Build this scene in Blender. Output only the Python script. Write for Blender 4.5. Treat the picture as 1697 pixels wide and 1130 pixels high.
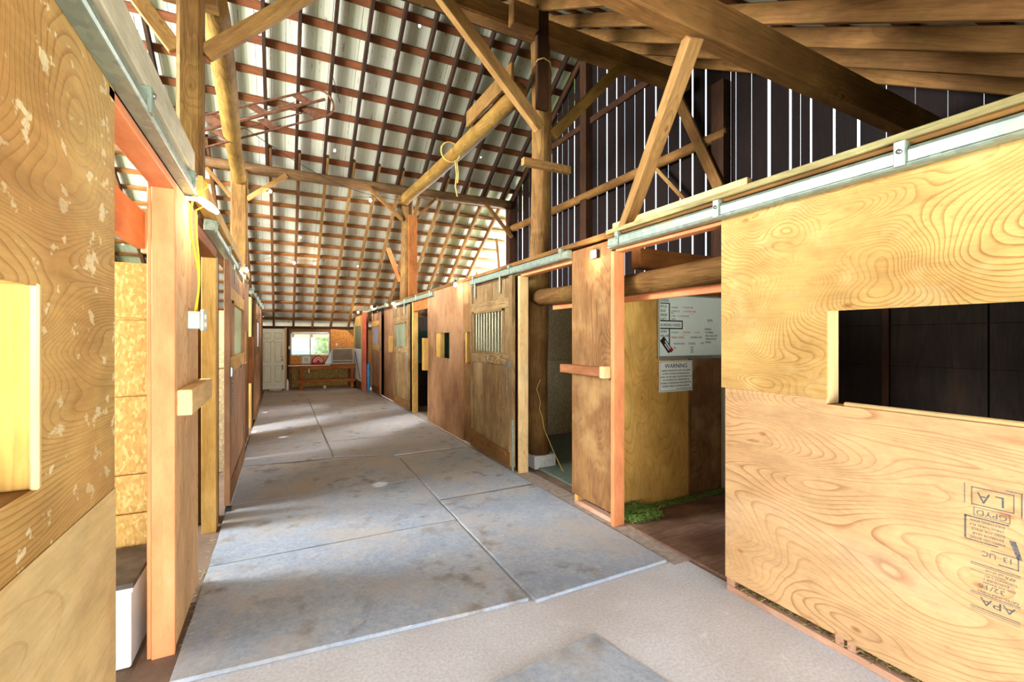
import bpy, math, random
from mathutils import Vector, Matrix
random.seed(7)
for o in list(bpy.data.objects): bpy.data.objects.remove(o)
SC = bpy.context.scene; COL = SC.collection
# ---------------------------------------------------------------- camera
HC = 1.57; TH = math.atan(382.5/754.0)
cam = bpy.data.cameras.new('camera'); co = bpy.data.objects.new('camera', cam); COL.objects.link(co)
co.location = (0, 0, HC); co.rotation_euler = (math.pi/2, 0, -TH)
cam.sensor_width = 36; cam.lens = 754.0/1697*36; cam.shift_y = -4/1697; cam.clip_start = .02; cam.clip_end = 300
SC.camera = co
# ---------------------------------------------------------------- light
SC.view_settings.view_transform = 'Standard'; SC.view_settings.look = 'None'
SC.view_settings.exposure = 0.43; SC.view_settings.gamma = 1; SC.view_settings.use_curve_mapping = False
W = bpy.data.worlds.new('world'); SC.world = W; W.use_nodes = True
bg = W.node_tree.nodes['Background']; bg.inputs[0].default_value = (.80, .90, 1, 1); bg.inputs[1].default_value = 3.2
def area(name, loc, target, sx, sy, power, color, spread=180):
    l = bpy.data.lights.new(name, 'AREA'); l.shape = 'RECTANGLE'; l.size = sx; l.size_y = sy; l.energy = power; l.color = color
    l.spread = math.radians(spread)
    o = bpy.data.objects.new(name, l); COL.objects.link(o); o.location = loc
    o.rotation_euler = (Vector(target)-Vector(loc)).to_track_quat('-Z', 'Z').to_euler()
    o.visible_camera = False
    return o
area('daylight_entrance', (1.0, -2.6, 2.4), (1.0, 5, 1.6), 7, 3.2, 100, (.93, .97, 1))
area('fill_roof_front', (1.4, -3.4, .4), (1.5, 10, 6.4), 8, 2.4, 560, (.94, .97, 1), 95)  # added fill lamp aimed up at the roof; no apron is modelled
area('fill_left_side', (-8.0, 4.2, 4.0), (2.6, 7.4, 2.8), 9, 4.4, 1700, (.95, .98, 1))  # added fill lamp, as if the unseen left gable stood open
area('fill_left_far', (-7.0, 6.0, 3.6), (2.2, 13.0, 2.4), 4, 3, 2600, (.95, .98, 1))  # second added fill from the unseen left side, reaching the far bays
area('daylight_far_gable', (7.0, 13.4, 4.0), (0, 13.2, 2.0), 4.2, 3.4, 4200, (.97, .99, 1))
sun = bpy.data.lights.new('sun', 'SUN'); sun.energy = 13.0; sun.angle = .02; sun.color = (1, .95, .85)
so = bpy.data.objects.new('sun', sun); COL.objects.link(so)
so.rotation_euler = Vector((-.25, -.6, -1.4)).to_track_quat('-Z', 'Y').to_euler()
# ---------------------------------------------------------------- materials
def srgb(r, g, b):
    f = lambda c: ((c/255)/12.92 if c/255 <= .04045 else ((c/255+.055)/1.055)**2.4)
    return (f(r), f(g), f(b), 1)
class NT:
    def __init__(s, name):
        s.m = bpy.data.materials.new(name); s.m.use_nodes = True; s.t = s.m.node_tree; s.n = s.t.nodes
        s.b = s.n['Principled BSDF']; s.out = s.n['Material Output']
    def node(s, typ, **kw):
        n = s.n.new(typ)
        for k, v in kw.items(): setattr(n, k, v)
        return n
    def link(s, a, b): s.t.links.new(a, b)
    def setv(s, sock, v):
        if isinstance(v, bpy.types.NodeSocket): s.link(v, sock)
        else: sock.default_value = v
    def math(s, op, a, b=0, clamp=False):
        n = s.node('ShaderNodeMath', operation=op, use_clamp=clamp); s.setv(n.inputs[0], a); s.setv(n.inputs[1], b); return n.outputs[0]
    def vmath(s, op, a, b):
        n = s.node('ShaderNodeVectorMath', operation=op); s.setv(n.inputs[0], a); s.setv(n.inputs[1], b); return n.outputs[0]
    def mix(s, f, a, b, blend='MIX'):
        n = s.node('ShaderNodeMix', data_type='RGBA', blend_type=blend); s.setv(n.inputs[0], f); s.setv(n.inputs[6], a); s.setv(n.inputs[7], b); return n.outputs[2]
    def noise(s, v, scale, detail=2, rough=.5, dist=0):
        n = s.node('ShaderNodeTexNoise'); s.setv(n.inputs['Vector'], v); n.inputs['Scale'].default_value = scale
        n.inputs['Detail'].default_value = detail; n.inputs['Roughness'].default_value = rough; n.inputs['Distortion'].default_value = dist
        return n.outputs[0]
    def voro(s, v, scale, out='Distance', feature='F1', rand=1.0):
        n = s.node('ShaderNodeTexVoronoi', feature=feature); s.setv(n.inputs['Vector'], v); n.inputs['Scale'].default_value = scale
        n.inputs['Randomness'].default_value = rand
        return n.outputs[out]
    def ramp(s, f, stops):
        n = s.node('ShaderNodeValToRGB'); s.setv(n.inputs[0], f); e = n.color_ramp.elements
        for i, (p, c) in enumerate(stops):
            if isinstance(c, (int, float)): c = (c, c, c, 1)
            if i < 2: e[i].position = p; e[i].color = c
            else: x = e.new(p); x.color = c
        return n.outputs[0]
    def coords(s, rnd=True):
        tc = s.node('ShaderNodeTexCoord').outputs['Object']
        if not rnd: return tc
        oi = s.node('ShaderNodeObjectInfo').outputs['Random']
        k = s.node('ShaderNodeVectorMath', operation='SCALE'); k.inputs[0].default_value = (31.7, 17.3, 23.9); s.link(oi, k.inputs['Scale'])
        return s.vmath('ADD', tc, k.outputs[0])
    def bump(s, h, strength=.3, dist=.01):
        n = s.node('ShaderNodeBump'); n.inputs['Strength'].default_value = strength; n.inputs['Distance'].default_value = dist
        s.setv(n.inputs['Height'], h); s.link(n.outputs[0], s.b.inputs['Normal'])
    def fin(s, color, rough=.7, metal=0, spec=.3):
        s.setv(s.b.inputs['Base Color'], color); s.setv(s.b.inputs['Roughness'], rough); s.b.inputs['Metallic'].default_value = metal
        s.b.inputs['Specular IOR Level'].default_value = spec
        return s.m
CACHE = {}
def wood(name, base, line, alt, axis='X', scale=1.3, stretch=5, K=9, lw=.3, ls=.6, fine=.35, knots=0, stain=None, rough=.72, bump=.25, tone=1.6, kr=3.0, grit=.28):
    key = name+axis
    if key in CACHE: return CACHE[key]
    s = NT(name+'_'+axis.lower()); base, line, alt = srgb(*base), srgb(*line), srgb(*alt)
    c = s.coords()
    sc = {'X': (1/stretch, 1, 1), 'Y': (1, 1/stretch, 1), 'Z': (1, 1, 1/stretch)}[axis]
    v = s.vmath('MULTIPLY', c, sc)
    n = s.noise(v, scale, 2.2, .5, .35)
    w = s.noise(c, 9, 2, .6)
    n2 = s.math('ADD', s.math('MULTIPLY', n, K*2.2), s.math('MULTIPLY', w, .25))
    if knots:
        sp = s.node('ShaderNodeSeparateXYZ'); s.link(c, sp.inputs[0]); q = {'X': (0, 1, 2), 'Y': (1, 0, 2), 'Z': (2, 0, 1)}[axis]
        kc = s.node('ShaderNodeCombineXYZ'); s.link(s.math('MULTIPLY', sp.outputs[q[0]], .5), kc.inputs[0])
        s.link(s.math('ADD', sp.outputs[q[1]], sp.outputs[q[2]]), kc.inputs[1])
        kd = s.node('ShaderNodeTexVoronoi', voronoi_dimensions='2D'); s.link(kc.outputs[0], kd.inputs['Vector']); kd.inputs['Scale'].default_value = knots
        d = s.math('DIVIDE', kd.outputs['Distance'], knots)
        n2 = s.math('ADD', n2, s.math('MULTIPLY', s.ramp(d, [(0, 1), (.12, 0)]), kr))
    r = s.math('FRACT', n2)
    mask = s.ramp(r, [(0, 1), (lw, .12), (.93, 0), (1, 1)])
    big = s.ramp(s.noise(c, tone, 3, .55), [(.36, 0), (.64, 1)])
    col = s.mix(big, base, alt)
    patch = s.ramp(s.noise(c, 2.3, 2), [(.35, .25), (.65, 1)])
    col = s.mix(s.math('MULTIPLY', s.math('MULTIPLY', mask, ls), patch), col, line)
    fs = {'X': (.06, 1, 1), 'Y': (1, .06, 1), 'Z': (1, 1, .06)}[axis]
    fn = s.noise(s.vmath('MULTIPLY', c, fs), 85, 3, .6)
    fr = s.ramp(fn, [(.3, 1-fine), (.62, 1)])
    col = s.mix(1, col, fr, 'MULTIPLY')
    if knots:
        km = s.ramp(s.math('ADD', d, s.math('MULTIPLY', w, .008)), [(.010, 1), (.014, .45), (.020, 0)])
        col = s.mix(s.math('MULTIPLY', km, .8), col, line)
    if stain:
        for (sc_col, lo, hi, sscale, sx, amt) in stain:
            vv = s.vmath('MULTIPLY', c, sx)
            sm = s.ramp(s.noise(vv, sscale, 3, .6), [(lo, 0), (hi, 1)])
            col = s.mix(s.math('MULTIPLY', sm, amt), col, srgb(*sc_col))
    gv = {'X': (.4, 1, 1), 'Y': (1, .4, 1), 'Z': (1, 1, .4)}[axis]
    gr = s.ramp(s.noise(s.vmath('MULTIPLY', c, gv), 7, 7, .72), [(.34, 1-grit), (.62, 1.0)])
    col = s.mix(1, col, gr, 'MULTIPLY')
    sc2 = s.ramp(s.noise(s.vmath('MULTIPLY', c, gv), 38, 4, .7), [(.60, 0), (.68, 1)])
    col = s.mix(s.math('MULTIPLY', sc2, grit*.9), col, line)
    s.bump(s.math('ADD', s.math('MULTIPLY', fn, .6), mask), bump, .004)
    CACHE[key] = s.fin(col, rough, 0, .12); return CACHE[key]
DUST = ((206, 190, 168), .5, .75, 1.7, (1, 1, 1), .45)
def ply_gold(a='Y'): return wood('plywood_golden', (226, 184, 112), (148, 96, 48), (208, 164, 96), a, 1.7, 2.1, 40, .30, .8, .15, 1.1, [((184, 128, 68), .5, .72, 2.2, (1, 1, 1), .5), ((232, 204, 148), .55, .75, 5, (1, 1, 1), .4)])
def ply_tan(a='Y'): return wood('plywood_tan', (228, 186, 134), (170, 110, 68), (222, 176, 124), a, 1.4, 4.6, 38, .24, .75, .12, 2.2, [((190, 108, 66), .64, .76, 1.6, (1, .5, 1), .55), ((240, 222, 200), .6, .8, 1.2, (1, .4, 1), .4)])
def ply_left(a='Z'): return wood('plywood_splattered', (220, 182, 112), (156, 104, 52), (198, 152, 86), a, 1.5, 2.8, 46, .34, .7, .15, 0, [((240, 220, 172), .605, .64, 15, (1, .7, 1.1), .85), ((190, 132, 72), .5, .7, 1.4, (1, 1, 1), .5), ((176, 112, 56), .58, .8, 1.3, (1, 1, 1), .4)])
def ply_left_low(a='Y'): return wood('plywood_pale', (226, 194, 136), (196, 150, 94), (218, 180, 120), a, 1.2, 3, 9, .3, .4, .12, 0, [((242, 220, 176), .5, .8, 1.3, (1, .6, 1.6), .6)])
def ply_brown(a='Y'): return wood('plywood_brown', (158, 116, 72), (96, 62, 36), (132, 90, 54), a, 1.5, 3, 24, .4, .6, .3, 1.3, [((196, 158, 104), .52, .72, 2.6, (1, 1, 1), .5), ((98, 58, 42), .56, .76, 1.9, (1, 1, .5), .5)])
def ply_rose(a='Y'): return wood('hardboard_rose', (170, 126, 88), (122, 82, 54), (144, 102, 70), a, 1.2, 2, 5, .4, .2, .12, 0, [((198, 156, 112), .52, .75, 1.8, (1, 1, .6), .55), ((118, 70, 52), .56, .78, 2.1, (1, 1, .5), .5)])
def ply_inner(a='Z'): return wood('plywood_ochre', (230, 180, 96), (150, 96, 34), (208, 156, 76), a, 1.4, 2.6, 16, .3, .5, .15, 1.6, [((150, 100, 44), .58, .8, 2.1, (1, 1, 1), .5)])
def w_yellow(a='X'): return wood('pine_yellow', (222, 176, 98), (170, 116, 50), (206, 156, 80), a, 2.2, 9, 7, .35, .5, .2, 2.2)
def w_fresh(a='X'): return wood('pine_fresh', (232, 198, 142), (204, 156, 98), (226, 186, 126), a, 2.2, 9, 6, .35, .45, .12, 2.6)
def w_peach(a='Z'): return wood('peach_paint', (238, 150, 98), (208, 120, 74), (230, 142, 90), a, 2.2, 9, 4, .35, .18, .06, 1.6, [((214, 170, 136), .64, .8, 5, (1, 1, .3), .4)], .6, .12)
def w_brace(a='X'): return wood('brace_timber', (172, 130, 76), (108, 74, 40), (150, 108, 60), a, 2.4, 10, 8, .4, .5, .3, 1.8)
def w_dusty(a='X'): return wood('dusty_timber', (150, 106, 58), (80, 52, 26), (118, 80, 42), a, 2.2, 8, 7, .4, .45, .3, 1.4, [((108, 84, 36), .5, .75, 2.4, (1, 1, 1), .5)])
def w_log(a='Z'): return wood('log_timber', (140, 102, 56), (84, 54, 26), (118, 82, 42), a, 2.8, 10, 7, .4, .6, .4, 2.3, [((158, 128, 60), .5, .7, 3, (1, 1, .3), .35)], .75, .5)
def w_logyel(a='X'): return wood('peeled_log', (152, 116, 56), (86, 58, 26), (128, 94, 42), a, 3, 8, 6, .4, .5, .35, 2.0, [((150, 104, 44), .55, .75, 4, (.4, 1, 1), .5)], .7, .5)
def w_dark(a='X'): return wood('dark_timber', (78, 50, 30), (42, 26, 18), (62, 38, 26), a, 2.4, 9, 7, .4, .5, .35, 1.2)
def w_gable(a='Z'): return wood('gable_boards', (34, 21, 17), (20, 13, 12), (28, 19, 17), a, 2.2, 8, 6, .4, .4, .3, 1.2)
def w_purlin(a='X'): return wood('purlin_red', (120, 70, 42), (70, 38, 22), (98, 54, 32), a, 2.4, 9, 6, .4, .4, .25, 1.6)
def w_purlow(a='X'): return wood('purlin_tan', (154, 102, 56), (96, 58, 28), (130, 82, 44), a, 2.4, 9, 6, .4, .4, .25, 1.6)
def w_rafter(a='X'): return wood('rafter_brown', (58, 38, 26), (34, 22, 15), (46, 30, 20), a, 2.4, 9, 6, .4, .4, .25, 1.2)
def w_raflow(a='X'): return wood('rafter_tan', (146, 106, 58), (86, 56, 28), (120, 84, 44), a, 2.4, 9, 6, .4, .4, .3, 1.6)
def w_door(a='Z'): return wood('weathered_planks', (170, 138, 92), (84, 60, 36), (138, 106, 68), a, 3, 10, 14, .45, .75, .5, 1.6, [((108, 76, 52), .54, .76, 2.2, (1, 1, .4), .6), ((200, 170, 130), .58, .78, 3, (1, 1, .3), .4)])
def w_base(a='Y'): return wood('base_plate_pink', (222, 176, 146), (176, 124, 98), (206, 156, 126), a, 2.4, 9, 5, .4, .35, .15, 1.6)
def w_bench(a='X'): return wood('bench_timber', (176, 108, 56), (110, 62, 28), (152, 88, 42), a, 2.4, 9, 6, .4, .4, .25, 1.6)
def w_greyboard(a='Y'): return wood('whitewashed_board', (214, 206, 178), (164, 152, 118), (196, 188, 160), a, 2.4, 9, 5, .4, .35, .15, 0)
def w_green(a='Z'): return wood('greenish_planks', (120, 126, 96), (76, 78, 56), (138, 138, 112), a, 2.4, 9, 5, .4, .4, .2, 0)
def w_dim(a='Z'): return wood('dim_stall_planks', (52, 40, 30), (26, 18, 14), (38, 30, 24), a, 2.0, 8, 6, .4, .5, .3, 0, [((90, 64, 36), .6, .8, 3, (1, 1, .2), .3)])  # dark stained planks; the near-black base also carries the stalls' dimness
def simple(name, col, rough=.5, metal=0, var=.12, vs=12, spec=.4):
    if name in CACHE: return CACHE[name]
    s = NT(name); c = s.coords()
    b = srgb(*col); d = tuple(x*(1-var*2) for x in b[:3])+(1,)
    m = s.mix(s.ramp(s.noise(c, vs, 3), [(.35, 0), (.65, 1)]), b, d)
    CACHE[name] = s.fin(m, rough, metal, spec); return CACHE[name]
def galv():
    if 'galv' in CACHE: return CACHE['galv']
    s = NT('galvanised_steel'); c = s.coords()
    sp = s.voro(s.vmath('MULTIPLY', c, (1, .6, 1)), 45, 'Color')
    k = s.node('ShaderNodeSeparateColor'); s.link(sp, k.inputs[0])
    m = s.mix(k.outputs[0], srgb(118, 130, 118), srgb(144, 155, 136))
    m = s.mix(s.ramp(s.noise(c, 3.5, 4), [(.56, 0), (.72, 1)]), m, srgb(150, 140, 98))
    CACHE['galv'] = s.fin(m, .42, .35, .5); return CACHE['galv']
def osb(name, c1, c2, c3, sc=85):
    if name in CACHE: return CACHE[name]
    s = NT(name); c = s.coords()
    v = s.vmath('ADD', c, (0, 0, 0))
    nz = s.node('ShaderNodeTexNoise'); s.link(c, nz.inputs['Vector']); nz.inputs['Scale'].default_value = 5
    v = s.vmath('ADD', s.vmath('MULTIPLY', c, (1, 1, .5)), s.vmath('MULTIPLY', nz.outputs['Color'], (.05, .05, .05)))
    sp = s.voro(v, sc, 'Color'); k = s.node('ShaderNodeSeparateColor'); s.link(sp, k.inputs[0])
    m = s.mix(k.outputs[0], srgb(*c1), srgb(*c2)); m = s.mix(s.ramp(k.outputs[1], [(.7, 0), (.85, 1)]), m, srgb(*c3))
    s.bump(k.outputs[0], .3, .003)
    CACHE[name] = s.fin(m, .65); return CACHE[name]
OSB = lambda: osb('oriented_strand_board', (208, 164, 88), (188, 142, 70), (222, 182, 112))
OSBG = lambda: osb('grey_strand_board', (200, 188, 150), (176, 162, 122), (218, 206, 170))
OSBO = lambda: osb('orange_strand_board', (216, 142, 62), (180, 104, 38), (232, 166, 88))
def concrete():
    if 'conc' in CACHE: return CACHE['conc']
    s = NT('concrete_floor'); c = s.coords(False)
    m = s.mix(s.ramp(s.noise(c, 1.6, 5, .6), [(.35, 0), (.65, 1)]), srgb(204, 205, 210), srgb(190, 188, 190))
    m = s.mix(s.ramp(s.noise(c, 60, 4, .7), [(.38, .3), (.6, 0)]), m, srgb(132, 118, 104))
    m = s.mix(s.ramp(s.noise(c, 7, 5, .7, .6), [(.6, 0), (.75, .5)]), m, srgb(226, 222, 216))
    m = s.mix(s.ramp(s.voro(c, 16), [(.03, .7), (.06, 0)]), m, srgb(226, 218, 204))
    s.bump(s.noise(c, 70, 4, .7), .25, .006)
    CACHE['conc'] = s.fin(m, .85); return CACHE['conc']
def rubber():
    if 'rub' in CACHE: return CACHE['rub']
    s = NT('rubber_mat_grey'); g = s.node('ShaderNodeNewGeometry').outputs['Position']; c = s.coords()
    m = s.mix(s.ramp(s.noise(c, 2.1, 5, .6), [(.34, 0), (.66, 1)]), srgb(146, 158, 174), srgb(166, 173, 182))
    m = s.mix(s.ramp(s.noise(c, 34, 6, .8, .4), [(.38, .45), (.56, 0)]), m, srgb(116, 124, 136))
    m = s.mix(s.ramp(s.noise(c, 16, 6, .8, .3), [(.52, 0), (.68, .6)]), m, srgb(192, 186, 178))
    m = s.mix(s.ramp(s.noise(g, 1.5, 4, .6), [(.47, 0), (.66, .6)]), m, srgb(176, 165, 150))
    # patchy pale tone, more of it towards the far end
    sep = s.node('ShaderNodeSeparateXYZ'); s.link(g, sep.inputs[0])
    far = s.ramp(s.math('DIVIDE', sep.outputs[1], 16, True), [(.25, 0), (.55, .7)])
    m = s.mix(s.math('MULTIPLY', far, s.ramp(s.noise(g, 3, 5, .65), [(.3, .3), (.6, 1)])), m, srgb(184, 172, 164))
    blot = s.math('MULTIPLY', s.ramp(s.noise(g, 5.2, 3, .6), [(.54, 0), (.68, .65)]), s.ramp(s.noise(g, 1.1, 2), [(.44, 0), (.58, 1)]))
    m = s.mix(blot, m, srgb(104, 92, 72))
    s.bump(s.noise(c, 55, 5, .8), .35, .006)
    CACHE['rub'] = s.fin(m, .8, 0, .25); return CACHE['rub']
def sheet(name, holes=True):
    if name in CACHE: return CACHE[name]
    s = NT(name); c = s.coords(False)
    m = s.mix(s.ramp(s.noise(c, .9, 3), [(.35, 0), (.65, 1)]), srgb(192, 189, 172), srgb(176, 171, 152))
    st = s.math('MULTIPLY', s.ramp(s.noise(s.vmath('MULTIPLY', c, (14, .9, .9)), 2.0, 4, .7), [(.6, 0), (.66, .9)]), s.ramp(s.noise(c, 9, 3, .7), [(.48, 0), (.56, 1)]))
    m = s.mix(st, m, srgb(124, 70, 44))
    st2 = s.ramp(s.noise(s.vmath('MULTIPLY', c, (30, .35, .35)), 1.0, 3, .6), [(.5, 0), (.7, .35)])
    m = s.mix(st2, m, srgb(150, 140, 118))
    s.fin(m, .5, .1, .4)
    if holes:
        d = s.voro(s.vmath('MULTIPLY', c, (1, .83, 0)), 2.6); h = s.math('LESS_THAN', d, .07)
        pick = s.math('GREATER_THAN', s.noise(c, .5, 1), .42)
        f = s.math('MULTIPLY', h, pick)
        tr = s.node('ShaderNodeBsdfTransparent'); mx = s.node('ShaderNodeMixShader')
        s.link(f, mx.inputs[0]); s.link(s.b.outputs[0], mx.inputs[1]); s.link(tr.outputs[0], mx.inputs[2]); s.link(mx.outputs[0], s.out.inputs[0])
    CACHE[name] = s.m; return s.m
def emit(name, col, st):
    if name in CACHE: return CACHE[name]
    s = NT(name); s.b.inputs['Emission Color'].default_value = col; s.b.inputs['Emission Strength'].default_value = st
    CACHE[name] = s.fin(col); return s.m
def glass():
    if 'glass' in CACHE: return CACHE['glass']
    s = NT('window_glass'); tr = s.node('ShaderNodeBsdfTransparent'); mx = s.node('ShaderNodeMixShader'); mx.inputs[0].default_value = .12
    s.fin((.9, .95, .95, 1), .05, 0, .5); s.link(tr.outputs[0], mx.inputs[1]); s.link(s.b.outputs[0], mx.inputs[2]); s.link(mx.outputs[0], s.out.inputs[0])
    CACHE['glass'] = s.m; return s.m
def dirt():
    if 'dirt' in CACHE: return CACHE['dirt']
    s = NT('stall_floor_dirt'); c = s.coords(False)
    m = s.mix(s.ramp(s.noise(c, 2.5, 5, .6), [(.35, 0), (.65, 1)]), srgb(140, 118, 100), srgb(108, 88, 72))
    m = s.mix(s.ramp(s.noise(c, 40, 4, .8), [(.6, 0), (.7, .5)]), m, srgb(168, 146, 104))
    s.bump(s.noise(c, 30, 4, .8), .4, .01); CACHE['dirt'] = s.fin(m, .9); return s.m
BLACK = simple('black_metal', (30, 28, 28), .5); WHITE = simple('white_paint', (236, 234, 226), .5, 0, .05)
STEEL = simple('steel', (150, 150, 148), .35, .8); CREAM = simple('cream_paint', (226, 220, 188), .45, 0, .04)
RUST = simple('rusty_steel', (108, 66, 42), .7, .2, .25, 20); YCORD = simple('yellow_cord', (240, 206, 40), .5, 0, .05)
RED = simple('red_vinyl', (190, 32, 34), .4); REDPAINT = simple('red_paint', (196, 84, 58), .55, 0, .12, 4)
BLUE = simple('blue_plastic', (60, 150, 200), .45); INK = simple('stamp_ink', (118, 114, 112), .8, 0, .3, 160)
ROPE = simple('baling_twine', (196, 160, 84), .8); BRASS = simple('brass', (200, 170, 90), .3, .8)
PALEB = simple('pale_blue_panel', (206, 216, 228), .5, 0, .06, 3); TEAL = simple('teal_paint', (40, 96, 88), .6)
HAYM = simple('dry_hay', (168, 150, 92), .9, 0, .3, 60); HAYG = simple('green_hay', (150, 186, 84), .9, 0, .3, 60)
BOARDW = simple('whiteboard_surface', (236, 244, 228), .3, 0, .03, 3); ALU = simple('aluminium_trim', (190, 190, 176), .35, .6)
MARK = simple('black_marker', (22, 22, 24), .6); MARKR = simple('red_marker', (206, 70, 50), .6); MARKB = simple('grey_marker', (70, 84, 92), .6)
LINE = simple('black_line', (24, 24, 24), .6); SIGNW = simple('sign_white', (244, 246, 230), .45, 0, .05)
BULB = emit('warm_bulb', (1, .78, .5, 1), 30)
# ---------------------------------------------------------------- builders
class MB:
    def __init__(s): s.v = []; s.f = []
    def box(s, lo, hi):
        x0, y0, z0 = lo; x1, y1, z1 = hi; b = len(s.v)
        s.v += [(x0, y0, z0), (x1, y0, z0), (x1, y1, z0), (x0, y1, z0), (x0, y0, z1), (x1, y0, z1), (x1, y1, z1), (x0, y1, z1)]
        for f in ((0, 3, 2, 1), (4, 5, 6, 7), (0, 1, 5, 4), (1, 2, 6, 5), (2, 3, 7, 6), (3, 0, 4, 7)): s.f.append(tuple(b+i for i in f))
        return s
    def prism(s, poly, axis, a, b):      # poly of 2D points in the other two axes
        n = len(poly); k = len(s.v)
        def P(p, t): return {'X': (t, p[0], p[1]), 'Y': (p[0], t, p[1]), 'Z': (p[0], p[1], t)}[axis]
        s.v += [P(p, a) for p in poly]+[P(p, b) for p in poly]
        s.f.append(tuple(k+i for i in range(n))); s.f.append(tuple(k+n+i for i in reversed(range(n))))
        for i in range(n): j = (i+1) % n; s.f.append((k+i, k+n+i, k+n+j, k+j))
        return s
    def tube(s, pts, r, n=8, cap=True):
        pts = [Vector(p) for p in pts]; k = len(s.v); rr = r if isinstance(r, (list, tuple)) else [r]*len(pts)
        ref = Vector((0, 0, 1))
        for i, p in enumerate(pts):
            t = (pts[min(i+1, len(pts)-1)]-pts[max(i-1, 0)]).normalized()
            if abs(t.dot(ref)) > .95: ref = Vector((0, 1, 0)) if abs(t.y) < .9 else Vector((1, 0, 0))
            u = t.cross(ref).normalized(); w = u.cross(t)
            for j in range(n):
                a = 2*math.pi*j/n; s.v.append(tuple(p+u*math.cos(a)*rr[i]+w*math.sin(a)*rr[i]))
        for i in range(len(pts)-1):
            for j in range(n):
                a = k+i*n+j; b = k+i*n+(j+1) % n; s.f.append((a, b, b+n, a+n))
        if cap:
            s.f.append(tuple(k+j for j in reversed(range(n)))); s.f.append(tuple(k+(len(pts)-1)*n+j for j in range(n)))
        return s
    def build(s, name, mat, parent=None, bevel=0, smooth=False, origin=None, mtx=None, **meta):
        xs, ys, zs = zip(*s.v)
        if origin is None: origin = ((min(xs)+max(xs))/2, (min(ys)+max(ys))/2, min(zs)) if mtx is None else (0, 0, 0)
        o3 = Vector(origin); me = bpy.data.meshes.new(name)
        me.from_pydata([tuple(Vector(v)-o3) for v in s.v], [], s.f); me.update()
        import bmesh
        bm = bmesh.new(); bm.from_mesh(me); bmesh.ops.recalc_face_normals(bm, faces=bm.faces); bm.to_mesh(me); bm.free()
        if smooth:
            for p in me.polygons: p.use_smooth = True
        me.materials.append(mat)
        o = bpy.data.objects.new(name, me); COL.objects.link(o)
        w = mtx if mtx is not None else Matrix.Translation(o3)
        if parent is not None:
            base = parent['_w'] if '_w' in parent else None
            pw = world(parent); o.parent = parent; o.matrix_basis = pw.inverted() @ w
        else: o.matrix_basis = w
        if bevel:
            b = o.modifiers.new('bevel', 'BEVEL'); b.width = bevel; b.segments = 1; b.limit_method = 'ANGLE'
        tag(o, **meta); return o
def world(o): return (world(o.parent) @ o.matrix_basis) if o.parent else o.matrix_basis.copy()
def tag(o, label=None, cat=None, group=None, kind=None):
    if label: o['label'] = label
    if cat: o['category'] = cat
    if group: o['group'] = group
    if kind: o['kind'] = kind
    return o
def thing(name, loc, label, cat, group=None):
    o = bpy.data.objects.new(name, None); COL.objects.link(o); o.location = loc; o.empty_display_size = .1
    o.matrix_basis = Matrix.Translation(Vector(loc))
    return tag(o, label, cat, group)
def bx(name, lo, hi, mat, parent=None, bevel=.004, **meta): return MB().box(lo, hi).build(name, mat, parent, bevel, **meta)
def beam(name, p0, p1, w, h, mat, parent=None, bevel=.006, up=(0, 0, 1), **meta):
    p0, p1 = Vector(p0), Vector(p1); x = (p1-p0).normalized(); u = Vector(up)
    if abs(x.dot(u)) > .98: u = Vector((0, 1, 0))
    y = u.cross(x).normalized(); z = x.cross(y); L = (p1-p0).length
    m = Matrix((x, y, z)).transposed().to_4x4(); m.translation = p0
    return MB().box((0, -w/2, -h/2), (L, w/2, h/2)).build(name, mat, parent, bevel, mtx=m, **meta)
def log(name, p0, p1, r0, r1, mat, parent=None, sides=16, jit=.06, **meta):
    p0, p1 = Vector(p0), Vector(p1); x = (p1-p0).normalized(); u = Vector((0, 0, 1))
    if abs(x.z) > .98: u = Vector((0, 1, 0))
    y = u.cross(x).normalized(); z = x.cross(y); L = (p1-p0).length
    m = Matrix((x, y, z)).transposed().to_4x4(); m.translation = p0
    b = MB(); n = max(5, int(L/.25)); rnd = random.Random(sum(map(ord, name))+int(L*100))
    ph = [rnd.uniform(0, 6.28) for _ in range(4)]
    for i in range(n+1):
        t = i/n; r = r0+(r1-r0)*t; cx_ = .18*r0*math.sin(t*5+ph[0])*(1 if 0 < i < n else .3); cy_ = .18*r0*math.sin(t*4+ph[1])*(1 if 0 < i < n else .3)
        for j in range(sides):
            a = 2*math.pi*j/sides; q = r*(1+jit*.5*math.sin(3*a+ph[2]+t*3)+rnd.uniform(-jit, jit)*.35)
            b.v.append((L*t, cx_+math.cos(a)*q, cy_+math.sin(a)*q))
    for i in range(n):
        for j in range(sides): a = i*sides+j; c = i*sides+(j+1) % sides; b.f.append((a, c, c+sides, a+sides))
    b.f.append(tuple(reversed(range(sides)))); b.f.append(tuple(n*sides+j for j in range(sides)))
    return b.build(name, mat, parent, 0, True, mtx=m, **meta)
def holed(x0, x1, y0, y1, z0, z1, holes):
    ys = sorted({y0, y1}|{h[0] for h in holes}|{h[1] for h in holes}); ys = [y for y in ys if y0 <= y <= y1]
    zs = sorted({z0, z1}|{h[2] for h in holes}|{h[3] for h in holes}); zs = [z for z in zs if z0 <= z <= z1]
    b = MB()
    for a, c in zip(ys, ys[1:]):
        for e, g in zip(zs, zs[1:]):
            my, mz = (a+c)/2, (e+g)/2
            if any(h[0] < my < h[1] and h[2] < mz < h[3] for h in holes): continue
            b.box((x0, a, e), (x1, c, g))
    return b
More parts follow.
